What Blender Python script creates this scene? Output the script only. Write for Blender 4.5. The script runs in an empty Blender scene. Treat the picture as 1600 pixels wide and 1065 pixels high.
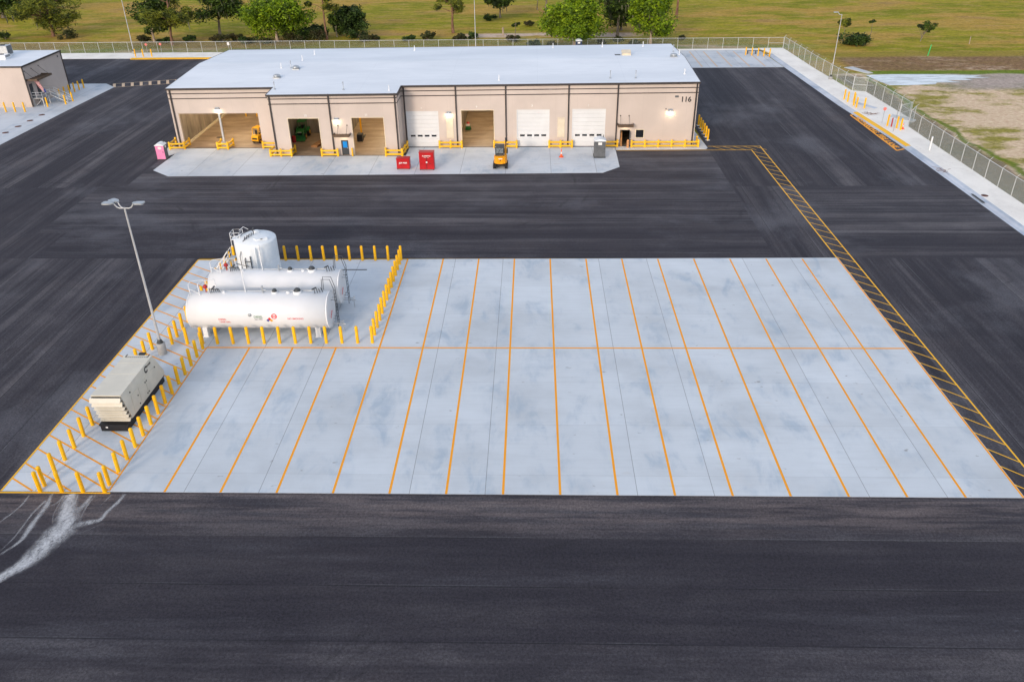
import bpy, math, random
from mathutils import Vector, Matrix
rnd = random.Random(11)
S = bpy.context.scene
COL = S.collection
ORD = ['first','second','third','fourth','fifth','sixth','seventh','eighth','ninth','tenth','eleventh','twelfth','thirteenth','fourteenth','fifteenth']

# ---------------------------------------------------------------- mesh builder
class MB:
    def __init__(s): s.v=[]; s.f=[]; s.sm=[]
    def add(s, vs, fs, smooth=False):
        o=len(s.v); s.v+= [tuple(p) for p in vs]
        for f in fs: s.f.append([i+o for i in f]); s.sm.append(smooth)
        return s
    def box(s, x0,x1,y0,y1,z0,z1, m=None):
        vs=[Vector(p) for p in ((x0,y0,z0),(x1,y0,z0),(x1,y1,z0),(x0,y1,z0),(x0,y0,z1),(x1,y0,z1),(x1,y1,z1),(x0,y1,z1))]
        if m is not None: vs=[m@p for p in vs]
        return s.add(vs,[(0,3,2,1),(4,5,6,7),(0,1,5,4),(1,2,6,5),(2,3,7,6),(3,0,4,7)])
    def bbox(s, x0,x1,y0,y1,z0,z1,b=0.03,m=None):
        # box with chamfered vertical + top edges
        b=min(b,(x1-x0)*.45,(y1-y0)*.45,(z1-z0)*.45)
        def ring(x0,x1,y0,y1,z,c): return [(x0+c,y0,z),(x1-c,y0,z),(x1,y0+c,z),(x1,y1-c,z),(x1-c,y1,z),(x0+c,y1,z),(x0,y1-c,z),(x0,y0+c,z)]
        vs=ring(x0,x1,y0,y1,z0,b)+ring(x0,x1,y0,y1,z1-b,b)+ring(x0+b,x1-b,y0+b,y1-b,z1,b*.4)
        vs=[Vector(p) for p in vs]
        if m is not None: vs=[m@p for p in vs]
        fs=[tuple(range(7,-1,-1)),tuple(range(16,24))]
        for k in range(2):
            for i in range(8):
                j=(i+1)%8; fs.append((k*8+i,k*8+j,k*8+8+j,k*8+8+i))
        return s.add(vs,fs)
    def cyl(s, p0,p1,r0,r1=None,n=12,caps=True,smooth=True):
        if r1 is None: r1=r0
        p0=Vector(p0);p1=Vector(p1);d=(p1-p0).normalized()
        a=Vector((0,0,1)) if abs(d.z)<.9 else Vector((1,0,0))
        u=d.cross(a).normalized();w=d.cross(u)
        vs=[];fs=[]
        for p,r in ((p0,r0),(p1,r1)):
            for i in range(n):
                t=2*math.pi*i/n; vs.append(p+u*(r*math.cos(t))+w*(r*math.sin(t)))
        fs=[(i,i+n,(i+1)%n+n,(i+1)%n) for i in range(n)]
        s.add(vs,fs,smooth)
        if caps: s.add(vs,[tuple(range(n)),tuple(range(2*n-1,n-1,-1))])
        return s
    def tube(s, pts, r, n=8, caps=True):
        pts=[Vector(p) for p in pts]
        if not isinstance(r,(list,tuple)): r=[r]*len(pts)
        vs=[];fs=[];u=None
        for k,p in enumerate(pts):
            d=((pts[min(k+1,len(pts)-1)]-pts[max(k-1,0)])).normalized()
            if u is None:
                a=Vector((0,0,1)) if abs(d.z)<.9 else Vector((1,0,0)); u=d.cross(a).normalized()
            else: u=(u-d*u.dot(d)).normalized()
            w=d.cross(u)
            for i in range(n):
                t=2*math.pi*i/n; vs.append(p+u*(r[k]*math.cos(t))+w*(r[k]*math.sin(t)))
        for k in range(len(pts)-1):
            for i in range(n):
                j=(i+1)%n; fs.append((k*n+i,(k+1)*n+i,(k+1)*n+j,k*n+j))
        s.add(vs,fs,True)
        if caps: s.add(vs,[tuple(range(n)),tuple(range(len(pts)*n-1,(len(pts)-1)*n-1,-1))])
        return s
    def lathe(s, prof, n=24, m=None, smooth=True):
        # prof: list of (r,z); about Z
        vs=[];fs=[]
        for r,z in prof:
            for i in range(n):
                t=2*math.pi*i/n; p=Vector((r*math.cos(t),r*math.sin(t),z)); vs.append(m@p if m is not None else p)
        for k in range(len(prof)-1):
            for i in range(n):
                j=(i+1)%n; fs.append((k*n+i,k*n+j,(k+1)*n+j,(k+1)*n+i))
        return s.add(vs,fs,smooth)
    def poly(s, pts, z): return s.add([(x,y,z) for x,y in pts],[tuple(range(len(pts)))])
    def prism(s, pts, z0,z1, m=None):
        n=len(pts); vs=[Vector((x,y,z0)) for x,y in pts]+[Vector((x,y,z1)) for x,y in pts]
        if m is not None: vs=[m@p for p in vs]
        fs=[tuple(range(n-1,-1,-1)),tuple(range(n,2*n))]+[(i,(i+1)%n,(i+1)%n+n,i+n) for i in range(n)]
        return s.add(vs,fs)
    def line(s, a,b,w,z):
        a=Vector(a[:2]);b=Vector(b[:2]);d=(b-a).normalized();n=Vector((-d.y,d.x))*(w/2)
        return s.add([(a+n).to_tuple()+(z,),(a-n).to_tuple()+(z,),(b-n).to_tuple()+(z,),(b+n).to_tuple()+(z,)],[(0,1,2,3)])
    def build(s, name, mat, off=None):
        me=bpy.data.meshes.new(name); vs=s.v
        if off is not None: vs=[(x-off[0],y-off[1],z-off[2]) for x,y,z in vs]
        me.from_pydata(vs,[],s.f); me.polygons.foreach_set('use_smooth',s.sm); me.update()
        if mat: me.materials.append(mat)
        return me

def obj(name, me, parent=None, loc=None):
    o=bpy.data.objects.new(name,me); COL.objects.link(o)
    if parent is not None: o.parent=parent
    if loc is not None: o.location=loc
    return o
LOC={}
def thing(name,label,cat,loc=(0,0,0),group=None,rz=0):
    o=bpy.data.objects.new(name,None); COL.objects.link(o); o.location=loc; o.rotation_euler=(0,0,rz); o.empty_display_size=.3
    LOC[o]=loc
    return tag(o,label,cat,group)
def tag(o,label,cat,group=None):
    o['label']=label; o['category']=cat
    if group: o['group']=group
    return o
def part(name, mb, mat, parent, world=False, label=None):
    root=parent
    while root.parent is not None: root=root.parent
    off=LOC.get(root) if world else None
    o=obj(name, mb.build(name,mat,off), parent)
    if label: o['label']=label
    return o
def struct(name, mb, mat):
    o=obj(name, mb.build(name,mat)); o['kind']='structure'; return o
def single(name, mb, mat, label, cat, loc, group=None):
    o=obj(name, mb.build(name,mat), None, loc); return tag(o,label,cat,group)
def copy_tree(o, parent=None):
    c=o.copy(); COL.objects.link(c); c.parent=parent
    for ch in list(o.children): copy_tree(ch,c)
    return c
def text_mb(body, size, m, extrude=0.004, align='CENTER', bold=0.0, mb=None, sx=1.0):
    cu=bpy.data.curves.new('lettering','FONT'); cu.body=body; cu.size=size; cu.align_x=align; cu.align_y='CENTER'
    cu.extrude=extrude; cu.offset=bold
    ob=bpy.data.objects.new('lettering',cu); COL.objects.link(ob)
    dg=bpy.context.evaluated_depsgraph_get(); me=bpy.data.meshes.new_from_object(ob.evaluated_get(dg))
    mb=mb or MB()
    mb.add([m@Vector((v.co.x*sx,v.co.y,v.co.z)) for v in me.vertices],[tuple(p.vertices) for p in me.polygons])
    bpy.data.objects.remove(ob); bpy.data.meshes.remove(me); bpy.data.curves.remove(cu)
    return mb
def frame(origin, xa, ya):
    xa=Vector(xa).normalized();ya=Vector(ya).normalized();za=xa.cross(ya)
    m=Matrix((xa,ya,za)).transposed().to_4x4(); m.translation=Vector(origin); return m

# ---------------------------------------------------------------- materials
class N:
    def __init__(s,name):
        s.m=bpy.data.materials.new(name); s.m.use_nodes=True; s.t=s.m.node_tree
        s.b=s.t.nodes['Principled BSDF']; s.out=s.t.nodes['Material Output']
    def n(s,ty,**k):
        x=s.t.nodes.new(ty)
        for a,b in k.items(): setattr(x,a,b)
        return x
    def l(s,a,b): s.t.links.new(a,b)
    def val(s,sock,v):
        if hasattr(v,'is_linked') or isinstance(v,bpy.types.NodeSocket): s.l(v,sock)
        else: sock.default_value=v
    def math(s,op,a,b=0.0,c=None):
        x=s.n('ShaderNodeMath',operation=op); s.val(x.inputs[0],a); s.val(x.inputs[1],b)
        if c is not None: s.val(x.inputs[2],c)
        return x.outputs[0]
    def coord(s,kind='Object'): return s.n('ShaderNodeTexCoord').outputs[kind]
    def pos(s): return s.n('ShaderNodeNewGeometry').outputs['Position']
    def mapping(s,vec,scale=(1,1,1),loc=(0,0,0),rot=(0,0,0)):
        x=s.n('ShaderNodeMapping'); s.l(vec,x.inputs[0]); x.inputs['Scale'].default_value=scale; x.inputs['Location'].default_value=loc; x.inputs['Rotation'].default_value=rot
        return x.outputs[0]
    def noise(s,vec,scale=1,detail=4,rough=.55,dist=0):
        x=s.n('ShaderNodeTexNoise'); s.l(vec,x.inputs['Vector']); x.inputs['Scale'].default_value=scale; x.inputs['Detail'].default_value=detail; x.inputs['Roughness'].default_value=rough; x.inputs['Distortion'].default_value=dist
        return x.outputs['Fac']
    def ramp(s,f,stops):
        x=s.n('ShaderNodeValToRGB'); s.l(f,x.inputs[0]); e=x.color_ramp.elements
        while len(e)<len(stops): e.new(.5)
        for i,(p,c) in enumerate(stops):
            e[i].position=p; e[i].color=(c if len(c)==4 else (*c,1)) if isinstance(c,(tuple,list)) else (c,c,c,1)
        return x.outputs[0]
    def step(s,f,a,b):
        x=s.n('ShaderNodeMapRange',interpolation_type='SMOOTHSTEP'); s.val(x.inputs[0],f); x.inputs[1].default_value=a; x.inputs[2].default_value=b
        return x.outputs[0]
    def mix(s,f,a,b,mode='MIX'):
        x=s.n('ShaderNodeMix',data_type='RGBA',blend_type=mode)
        s.val(x.inputs[0],f)
        for i,c in ((6,a),(7,b)):
            if isinstance(c,(tuple,list)): x.inputs[i].default_value=(*c,1) if len(c)==3 else c
            else: s.l(c,x.inputs[i])
        return x.outputs[2]
    def xyz(s,vec):
        x=s.n('ShaderNodeSeparateXYZ'); s.l(vec,x.inputs[0]); return x.outputs
    def white(s,a,b=None):
        x=s.n('ShaderNodeTexWhiteNoise',noise_dimensions='2D'); c=s.n('ShaderNodeCombineXYZ'); s.val(c.inputs[0],a)
        if b is not None: s.val(c.inputs[1],b)
        s.l(c.outputs[0],x.inputs['Vector']); return x.outputs['Value']
    def bump(s,h,strength=.3,dist=.02):
        x=s.n('ShaderNodeBump'); x.inputs['Strength'].default_value=strength; x.inputs['Distance'].default_value=dist; s.l(h,x.inputs['Height']); s.l(x.outputs[0],s.b.inputs['Normal'])
    def done(s,col=None,rough=.7,metal=0,spec=.4):
        if col is not None: s.val(s.b.inputs['Base Color'],(*col,1) if isinstance(col,(tuple,list)) and len(col)==3 else col)
        s.val(s.b.inputs['Roughness'],rough); s.b.inputs['Metallic'].default_value=metal; s.b.inputs['Specular IOR Level'].default_value=spec
        return s.m

def paint(name,col,rough=.45,var=.12,scale=1.5,metal=0,dirt=.25,spec=.4):
    n=N(name); p=n.coord(); a=n.noise(p,scale,5); b=n.noise(p,scale*9,3)
    c=n.mix(n.step(a,.35,.75),tuple(x*(1-var) for x in col),tuple(min(1,x*(1+var*.5)) for x in col))
    c=n.mix(n.math('MULTIPLY',n.step(b,.58,.75),dirt),c,tuple(x*.55 for x in col))
    n.bump(b,.08,.01)
    return n.done(c,rough,metal,spec)

def asphalt(name, along, seed, an=1.0, off=None, w=3.75):
    n=N(name); p=n.pos(); X,Y,Z=n.xyz(p)
    if along=='x': st=n.mapping(p,(.022*an,.62,1),(seed,0,0)); st2=n.mapping(p,(.045*an,3.0,1),(seed*2,3,0)); across,al=Y,X
    else: st=n.mapping(p,(.62,.022*an,1),(seed,0,0)); st2=n.mapping(p,(3.0,.045*an,1),(seed*2,3,0)); across,al=X,Y
    a=n.noise(st,1,6,.6,.12); b=n.noise(st2,1,5,.62,.15); blot=n.noise(n.mapping(p,(.22,.30,1),(seed,4,0)),1,6,.65,.4)
    lane=n.math('DIVIDE',n.math('ADD',across,seed*.7 if off is None else off),w); cell=n.math('FLOOR',lane); fr=n.math('FRACT',lane)
    lw=n.white(cell,seed)
    wt=.66 if an>2 else .76; a=n.math('ADD',n.math('MULTIPLY',a,wt),n.math('MULTIPLY',blot,1-wt)); c=n.ramp(a,[(.36,(.020,.018,.0235)),(.5,(.047,.043,.050)),(.64,(.108,.100,.105))])
    c=n.mix(n.math('MULTIPLY',n.step(b,.48,.68),.45 if an<2 else .3),c,(.090,.086,.092)); c=n.mix(n.math('MULTIPLY',n.step(b,.46,.32),.5 if an<2 else .3),c,(.022,.021,.024)); br=n.noise(n.mapping(p,(.10,.14,1),(2,seed,0)),1,5,.6); c=n.mix(n.math('MULTIPLY',n.step(br,.52,.7),.25),c,(.078,.062,.060))
    c=n.mix(n.math('MULTIPLY',n.step(lw,.2,.9),.62),c,(.021,.019,.026))
    # dusty scuffs, large
    d=n.noise(n.mapping(p,(.035,.3,1) if an>2 else ((.05,.08,1) if along=='x' else (.08,.05,1)),(seed*3,1,0)),1,6,.62)
    c=n.mix(n.math('MULTIPLY',n.step(d,.50,.68),.28 if an>2 else .5),c,(.125,.124,.138))
    wn=n.noise(n.mapping(p,(.6,2.6,1) if along=='x' else (2.6,.6,1),(7,seed,0)),1,5,.7)
    c=n.mix(n.math('MULTIPLY',n.math('MULTIPLY',n.step(wn,.6,.78),n.step(d,.48,.66)),.5),c,(.17,.17,.19))
    if an>2:
        c=n.mix(.32,c,(.024,.0215,.028)); dw=n.noise(n.mapping(p,(.10,1.5,1),(1,9,0)),1,6,.68); dm=n.math('MULTIPLY',n.step(Y,-4.6,-1.2),n.step(dw,.38,.66)); c=n.mix(n.math('MULTIPLY',dm,.8),c,(.142,.116,.112))
    # paving seams: fine dark line with a light burnished edge, broken up
    brk=n.noise(n.mapping(p,(.08,.3,1) if along=='x' else (.3,.08,1),(0,seed,0)),1,3)
    dk=n.math('LESS_THAN',fr,.018); lt=n.math('MULTIPLY',n.math('LESS_THAN',n.math('ABSOLUTE',n.math('SUBTRACT',fr,.032)),.008),n.step(brk,.46,.62))
    c=n.mix(n.math('MULTIPLY',dk,n.math('MULTIPLY',n.step(brk,.3,.55),.6)),c,(.012,.012,.014)); c=n.mix(n.math('MULTIPLY',lt,.2 if an>2 else .45),c,(.15,.15,.16))
    tb=n.noise(n.mapping(p,(.25,.25,1),(0,seed,3)),1,4,.6)
    for (ax,ay,ar) in ((8,58,16),(10,60,19.2),(-38,34,24),(-40,30,30),(62,44,15),(30,-26,18.5),(34,-30,25),(66,84,13)):
        vv=n.n('ShaderNodeVectorMath',operation='DISTANCE'); n.l(n.mapping(p,(1,1,0)),vv.inputs[0]); vv.inputs[1].default_value=(ax,ay,0)
        for dr in (0,1.9):
            rg=n.step(n.math('ABSOLUTE',n.math('SUBTRACT',vv.outputs['Value'],ar+dr)),.26,.06); c=n.mix(n.math('MULTIPLY',rg,n.math('MULTIPLY',n.step(tb,.48,.66),.34)),c,(.016,.015,.018))
    g=n.noise(p,6.5,4,.8); g2=n.noise(p,30,2,.7)
    c=n.mix(.75,c,n.ramp(g,[(.3,.2),(.7,.85)]),'OVERLAY')
    c=n.mix(.35,c,n.ramp(g2,[(.3,.2),(.7,.95)]),'OVERLAY')
    n.bump(g2,.5,.02)
    return n.done(c,n.ramp(a,[(.3,.78),(.7,.95)]),0,.25)

def concrete(name, base=(.50,.51,.52), joints=True, seed=0, ox=1.25, px=4.88, oy=1.9, py=5.6):
    n=N(name); p=n.pos(); X,Y,Z=n.xyz(p)
    a=n.noise(n.mapping(p,(.12,.16,1),(seed,seed,0)),1,6,.6); b=n.noise(n.mapping(p,(.25,3.5,1),(seed,0,0)),1,4,.6); s=n.noise(n.mapping(p,(.5,.22,1),(9+seed,2,0)),1,6,.65,.4)
    dk=tuple(x*.80 for x in base); lt=tuple(min(1,x*1.12) for x in base)
    c=n.ramp(a,[(.3,dk),(.5,base),(.72,lt)])
    c=n.mix(n.math('MULTIPLY',n.step(b,.45,.75),.28),c,tuple(x*.78 for x in base))
    c=n.mix(n.math('MULTIPLY',n.math('MULTIPLY',n.step(s,.48,.70),n.step(a,.64,.45)),.62),c,(base[0]*.50,base[1]*.62,base[2]*.74))
    c=n.mix(n.math('MULTIPLY',n.step(n.noise(n.mapping(p,(.3,.3,1),(3,seed+4,0)),1,5,.6),.6,.78),.3),c,(base[0]*1.05,base[1]*.97,base[2]*.92))
    sp=n.noise(n.mapping(p,(1.1,2.0,1),(5,seed,0)),1,3,.5); c=n.mix(n.math('MULTIPLY',n.step(sp,.70,.76),.7),c,(.20,.19,.18))
    rs=n.noise(n.mapping(p,(.35,.6,1),(1,seed+9,0)),1,4,.5); c=n.mix(n.math('MULTIPLY',n.step(rs,.7,.8),.35),c,(.42,.30,.20))
    if joints:
        jx=n.math('DIVIDE',n.math('SUBTRACT',X,ox),px); jy=n.math('DIVIDE',n.math('SUBTRACT',Y,oy),py)
        cell=n.white(n.math('FLOOR',jx),n.math('FLOOR',jy))
        c=n.mix(n.math('MULTIPLY',cell,.26),c,tuple(x*.72 for x in base))
        c=n.mix(n.math('MULTIPLY',n.math('LESS_THAN',n.math('FRACT',jx),.0075),.75),c,(.14,.14,.15))
        c=n.mix(n.math('MULTIPLY',n.math('LESS_THAN',n.math('FRACT',jy),.0055),.3),c,(.18,.18,.19))
    g=n.noise(p,30,3,.7); c=n.mix(.12,c,n.ramp(g,[(.3,.2),(.7,.9)]),'OVERLAY'); n.bump(g,.2,.01)
    return n.done(c,.85,0,.3)

M={}
def mk():
    M['asph_f']=asphalt('asphalt_front_apron','x',5.3,2.2,3.97,3.8); M['asph_x']=asphalt('asphalt_paved_across','x',3.0); M['asph_x2']=asphalt('asphalt_paved_across_b','x',21.3)
    M['asph_y']=asphalt('asphalt_paved_lengthwise','y',8.2); M['asph_y2']=asphalt('asphalt_paved_lengthwise_b','y',14.6)
    M['pad']=concrete('broomed_concrete',(.575,.615,.645)); M['apron']=concrete('apron_concrete',(.60,.63,.655),True,4,2.2,6.0,1.0,5.5)
    M['walk']=concrete('walk_concrete',(.64,.63,.61),True,8,.5,1.8,.4,99); M['pad2']=concrete('side_pad_concrete',(.55,.575,.60),True,12,.4,6.5,.7,6.5)
    M['kerb']=concrete('kerb_concrete',(.50,.54,.60),False,6)
    M['precast']=concrete('cast_concrete_base',(.40,.39,.37),False,2)
    # worn line paint
    def line(name,col):
        n=N(name); p=n.pos(); w=n.noise(p,1.3,5,.7); c=n.mix(n.math('MULTIPLY',n.step(w,.5,.8),.35),col,tuple(x*.72 for x in col)); f=n.noise(p,9,4,.7)
        c=n.mix(n.math('MULTIPLY',n.step(f,.62,.75),.5),c,(.35,.31,.26)); return n.done(c,.7)
    M['line_o']=line('orange_line_paint',(.90,.355,.008)); M['line_y']=line('yellow_line_paint',(.88,.46,.015)); M['line_f']=line('faded_line_paint',(.62,.44,.28))
    M['kerb_y']=line('yellow_kerb_paint',(.90,.48,.012))
    # bollard yellow
    n=N('bollard_yellow'); p=n.coord(); X,Y,Z=n.xyz(p); w=n.noise(p,5,4); r=n.n('ShaderNodeObjectInfo').outputs['Random']
    c=n.mix(n.step(w,.4,.75),(.90,.47,.004),(.82,.37,.004)); c=n.mix(n.math('MULTIPLY',r,.3),c,(.92,.54,.006))
    sc=n.noise(n.mapping(p,(6,6,1.5)),1,5,.7); c=n.mix(n.math('MULTIPLY',n.step(sc,.64,.72),n.math('MULTIPLY',n.step(Z,.9,.0),.6)),c,(.30,.22,.12)); M['bol']=n.done(c,.38)
    M['guard']=paint('guard_rail_yellow',(.92,.50,.006),.42,.12,1.2,dirt=.3)
    M['oldguard']=paint('weathered_orange_sleeve',(.72,.34,.13),.6,.25)
    # walls: precast panel paint with faint joints and streaks
    def wall(name,col):
        n=N(name); p=n.pos(); X,Y,Z=n.xyz(p); a=n.noise(n.mapping(p,(.25,.25,.25)),1,5); st=n.noise(n.mapping(p,(1.8,1.8,.12)),1,4,.6)
        c=n.mix(n.step(a,.35,.7),tuple(x*.94 for x in col),tuple(min(1,x*1.04) for x in col)); c=n.mix(n.math('MULTIPLY',n.step(st,.5,.78),.10),c,tuple(x*.8 for x in col))
        c=n.mix(n.math('MULTIPLY',n.step(Z,.9,.05),n.math('MULTIPLY',st,.45)),c,(.42,.37,.32))
        j=n.math('MULTIPLY',n.math('LESS_THAN',n.math('FRACT',n.math('DIVIDE',n.math('ADD',n.math('ADD',X,Y),1.7),3.05)),.008),.3); c=n.mix(j,c,tuple(x*.6 for x in col))
        g=n.noise(p,22,3,.7); n.bump(g,.15,.01); return n.done(c,.85,0,.25)
    M['wall']=wall('tan_painted_precast',(.57,.485,.425)); M['wall2']=wall('tan_painted_metal_siding',(.56,.47,.41))
    # bare interior concrete
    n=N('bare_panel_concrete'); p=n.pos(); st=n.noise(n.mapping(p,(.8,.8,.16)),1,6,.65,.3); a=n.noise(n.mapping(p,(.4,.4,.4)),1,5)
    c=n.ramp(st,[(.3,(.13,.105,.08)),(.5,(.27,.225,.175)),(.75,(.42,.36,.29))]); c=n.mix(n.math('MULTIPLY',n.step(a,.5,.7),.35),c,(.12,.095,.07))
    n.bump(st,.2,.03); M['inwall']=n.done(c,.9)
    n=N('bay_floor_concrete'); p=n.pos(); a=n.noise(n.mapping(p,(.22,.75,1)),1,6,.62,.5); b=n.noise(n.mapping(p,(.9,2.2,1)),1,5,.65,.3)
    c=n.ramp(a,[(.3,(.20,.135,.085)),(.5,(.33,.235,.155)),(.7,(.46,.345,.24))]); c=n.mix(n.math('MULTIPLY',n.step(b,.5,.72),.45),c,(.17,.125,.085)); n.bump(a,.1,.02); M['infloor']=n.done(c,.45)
    M['ceil']=paint('bay_ceiling_white',(.55,.52,.48),.8)
    # roof membrane
    n=N('white_roof_membrane'); p=n.pos(); X,Y,Z=n.xyz(p); a=n.noise(n.mapping(p,(.05,.12,1)),1,6,.6); b=n.noise(n.mapping(p,(.4,1.4,1)),1,4)
    c=n.mix(n.step(a,.35,.7),(.66,.695,.73),(.76,.79,.82)); c=n.mix(n.math('MULTIPLY',n.step(b,.5,.75),.18),c,(.54,.57,.61))
    c=n.mix(n.math('MULTIPLY',n.math('LESS_THAN',n.math('FRACT',n.math('DIVIDE',Y,3.05)),.022),.28),c,(.48,.51,.55))
    c=n.mix(n.math('MULTIPLY',n.math('LESS_THAN',n.math('FRACT',n.math('DIVIDE',X,12.2)),.006),.2),c,(.50,.53,.57)); M['roof']=n.done(c,.62,0,.3)
    M['trim']=paint('dark_bronze_trim',(.050,.040,.038),.45,.2); M['awn']=paint('brown_awning_metal',(.12,.075,.045),.5,.25)
    # white tank enamel with soft rust-grey run marks
    n=N('white_tank_enamel'); p=n.coord(); X,Y,Z=n.xyz(p); a=n.noise(p,.5,4); st=n.noise(n.mapping(p,(2.5,1,.25)),1,5,.65)
    c=n.mix(n.step(a,.3,.7),(.685,.685,.68),(.73,.73,.73)); c=n.mix(n.math('MULTIPLY',n.step(st,.56,.8),.2),c,(.62,.58,.52)); M['tank']=n.done(c,.28,0,.5)
    M['white']=paint('white_enamel',(.80,.80,.79),.4,.06,dirt=.12); M['polyw']=paint('white_plastic',(.76,.79,.80),.5,.06,dirt=.08)
    M['galv']=paint('galvanised_steel',(.50,.52,.53),.45,.15,3,.7,dirt=.15); M['pole']=paint('grey_pole_steel',(.58,.58,.57),.42,.15,1,.3,dirt=.2); M['fencepost']=paint('bright_galvanised_pipe',(.66,.67,.66),.45,.1,2,.2,dirt=.15)
    M['dkpipe']=paint('dark_pipe_steel',(.07,.075,.08),.5,.2,2); M['black']=paint('black_paint',(.014,.014,.016),.5,.2); M['rubber']=paint('black_rubber',(.020,.020,.021),.8,.3)
    M['red']=paint('red_cabinet_enamel',(.50,.012,.016),.35,.15,1.5,dirt=.2); M['valve']=paint('dark_red_valve',(.42,.02,.02),.45); M['redp']=paint('red_sign_paint',(.66,.03,.03),.5); M['redsign']=paint('sun_faded_red_sign',(.74,.20,.17),.5)
    M['blue']=paint('blue_paint',(.02,.04,.30),.4); M['yel']=paint('machine_yellow',(.86,.42,.006),.35,.12,2,dirt=.25); M['exc']=paint('excavator_orange_yellow',(.88,.36,.006),.38,.12,2,dirt=.3)
    M['green']=paint('tractor_green',(.02,.17,.035),.35,.2,2); M['gen']=paint('generator_beige_metal',(.67,.62,.51),.5,.08,.9,dirt=.15); M['pink']=paint('pink_plastic',(.86,.26,.47),.45,.1,2,dirt=.08); M['grey']=paint('grey_plastic',(.12,.125,.13),.55,.2,2); M['dkgrey']=paint('dark_grey_plastic',(.055,.06,.062),.55,.2,2)
    M['navy']=paint('navy_plastic',(.025,.045,.10),.5,.2,2); M['cone']=paint('orange_cone_plastic',(.88,.11,.015),.45,.1,4); M['doorw']=paint('white_sectional_door',(.69,.69,.68),.45,.05,.6,dirt=.08); M['louv']=paint('cream_louver',(.70,.60,.44),.5,.08)
    M['door']=paint('dark_grey_door',(.045,.05,.055),.5,.2); M['bluef']=paint('blue_window_film',(.01,.22,.62),.25,.1); M['green_tag']=paint('green_marker_paint',(.02,.55,.16),.5); M['letter']=paint('dark_lettering',(.025,.025,.03),.5); M['wlet']=paint('white_lettering',(.80,.78,.74),.5)
    M['rust']=paint('rusty_cast_iron',(.13,.05,.035),.8,.4,3); M['skin_wood']=paint('sawn_lumber',(.42,.20,.07),.75,.35,2)
    n=N('dark_glass'); M['glass']=n.done((.012,.014,.018),.06,0,.6)
    n=N('flag_cloth'); p=n.coord(); X,Y,Z=n.xyz(p); f=n.math('LESS_THAN',n.math('FRACT',n.math('MULTIPLY',X,1.0)),.5); M['cloth_r']=paint('flag_red',(.55,.02,.04),.8); M['cloth_w']=paint('flag_white',(.75,.73,.72),.8); M['cloth_b']=paint('flag_blue',(.03,.05,.20),.8)
    def emit(name,col,st):
        n=N(name); n.b.inputs['Emission Color'].default_value=(*col,1); n.b.inputs['Emission Strength'].default_value=st; return n.done(col,.4)
    M['lens']=emit('lit_lamp_lens',(1,.86,.62),14.0); M['lens2']=emit('lit_bay_lamp',(1,.83,.58),6.0)
    # chain link: alpha wire pattern from object coords (u along run, v up) stored in UV
    def wire(name,dens,tint):
        n=N(name); uv=n.coord('UV'); U,V,_=n.xyz(uv)
        a=n.math('FRACT',n.math('MULTIPLY',n.math('ADD',U,V),12.0)); b=n.math('FRACT',n.math('MULTIPLY',n.math('SUBTRACT',U,V),12.0))
        w=n.math('MAXIMUM',n.math('LESS_THAN',a,dens),n.math('LESS_THAN',b,dens))
        tr=n.n('ShaderNodeBsdfTransparent'); mx=n.n('ShaderNodeMixShader'); n.l(w,mx.inputs[0]); n.l(tr.outputs[0],mx.inputs[1]); n.l(n.b.outputs[0],mx.inputs[2]); n.l(mx.outputs[0],n.out.inputs[0])
        return n.done(tint,.5,.3)
    M['wire']=wire('chain_link_wire',.05,(.36,.42,.38)); M['wire2']=wire('chain_link_wire_coated',.17,(.40,.47,.46))
    # slurry stain: alpha edge
    n=N('pale_slurry_stain'); p=n.pos(); uv=n.coord('UV'); U,V,_=n.xyz(uv); e=n.math('ABSOLUTE',n.math('SUBTRACT',U,.5)); w=n.noise(n.mapping(p,(1.6,1.0,1)),1,5,.65,.5); w2=n.noise(n.mapping(p,(3.2,1.2,1)),1,4,.6)
    al=n.step(n.math('ADD',e,n.math('MULTIPLY',n.math('SUBTRACT',w,.5),.5)),.50,.06); al=n.math('MULTIPLY',al,n.step(w2,.10,.55)); al=n.math('MULTIPLY',al,n.math('ADD',.55,n.math('MULTIPLY',n.step(n.noise(p,7,4,.8),.35,.6),.45)))
    al=n.math('MULTIPLY',al,V); tr=n.n('ShaderNodeBsdfTransparent'); mx=n.n('ShaderNodeMixShader'); n.l(al,mx.inputs[0]); n.l(tr.outputs[0],mx.inputs[1]); n.l(n.b.outputs[0],mx.inputs[2]); n.l(mx.outputs[0],n.out.inputs[0])
    M['slurry']=n.done(n.mix(w2,(.42,.43,.45),(.64,.64,.64)),.85)
    # crushed shell strip
    n=N('crushed_shell_gravel'); p=n.pos(); a=n.noise(n.mapping(p,(.25,.18,1)),1,6,.65); b=n.noise(p,2.2,4,.7); g=n.noise(p,14,3,.8)
    c=n.ramp(a,[(.3,(.72,.68,.62)),(.55,(.86,.82,.75)),(.75,(.90,.86,.80))]); c=n.mix(n.math('MULTIPLY',n.step(b,.62,.72),.5),c,(.28,.23,.17)); c=n.mix(.15,c,n.ramp(g,[(.3,.2),(.7,.9)]),'OVERLAY'); n.bump(g,.5,.03); M['gravel']=n.done(c,.95,0,.15)
    # pond: pale base colour stands in for the bright sky reflection
    n=N('still_puddle_water'); p=n.pos(); w=n.noise(p,.8,3); n.bump(w,.03,.02); wv=n.noise(n.mapping(p,(.22,1.1,1)),1,6,.7); m=n.done(n.mix(n.step(wv,.38,.6),(.30,.28,.26),(.58,.58,.58)),n.ramp(wv,[(.35,.25),(.55,.03)]),0,.9); M['water']=m
    # pasture
    n=N('pasture_ground'); p=n.pos(); X,Y,Z=n.xyz(p)
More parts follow.
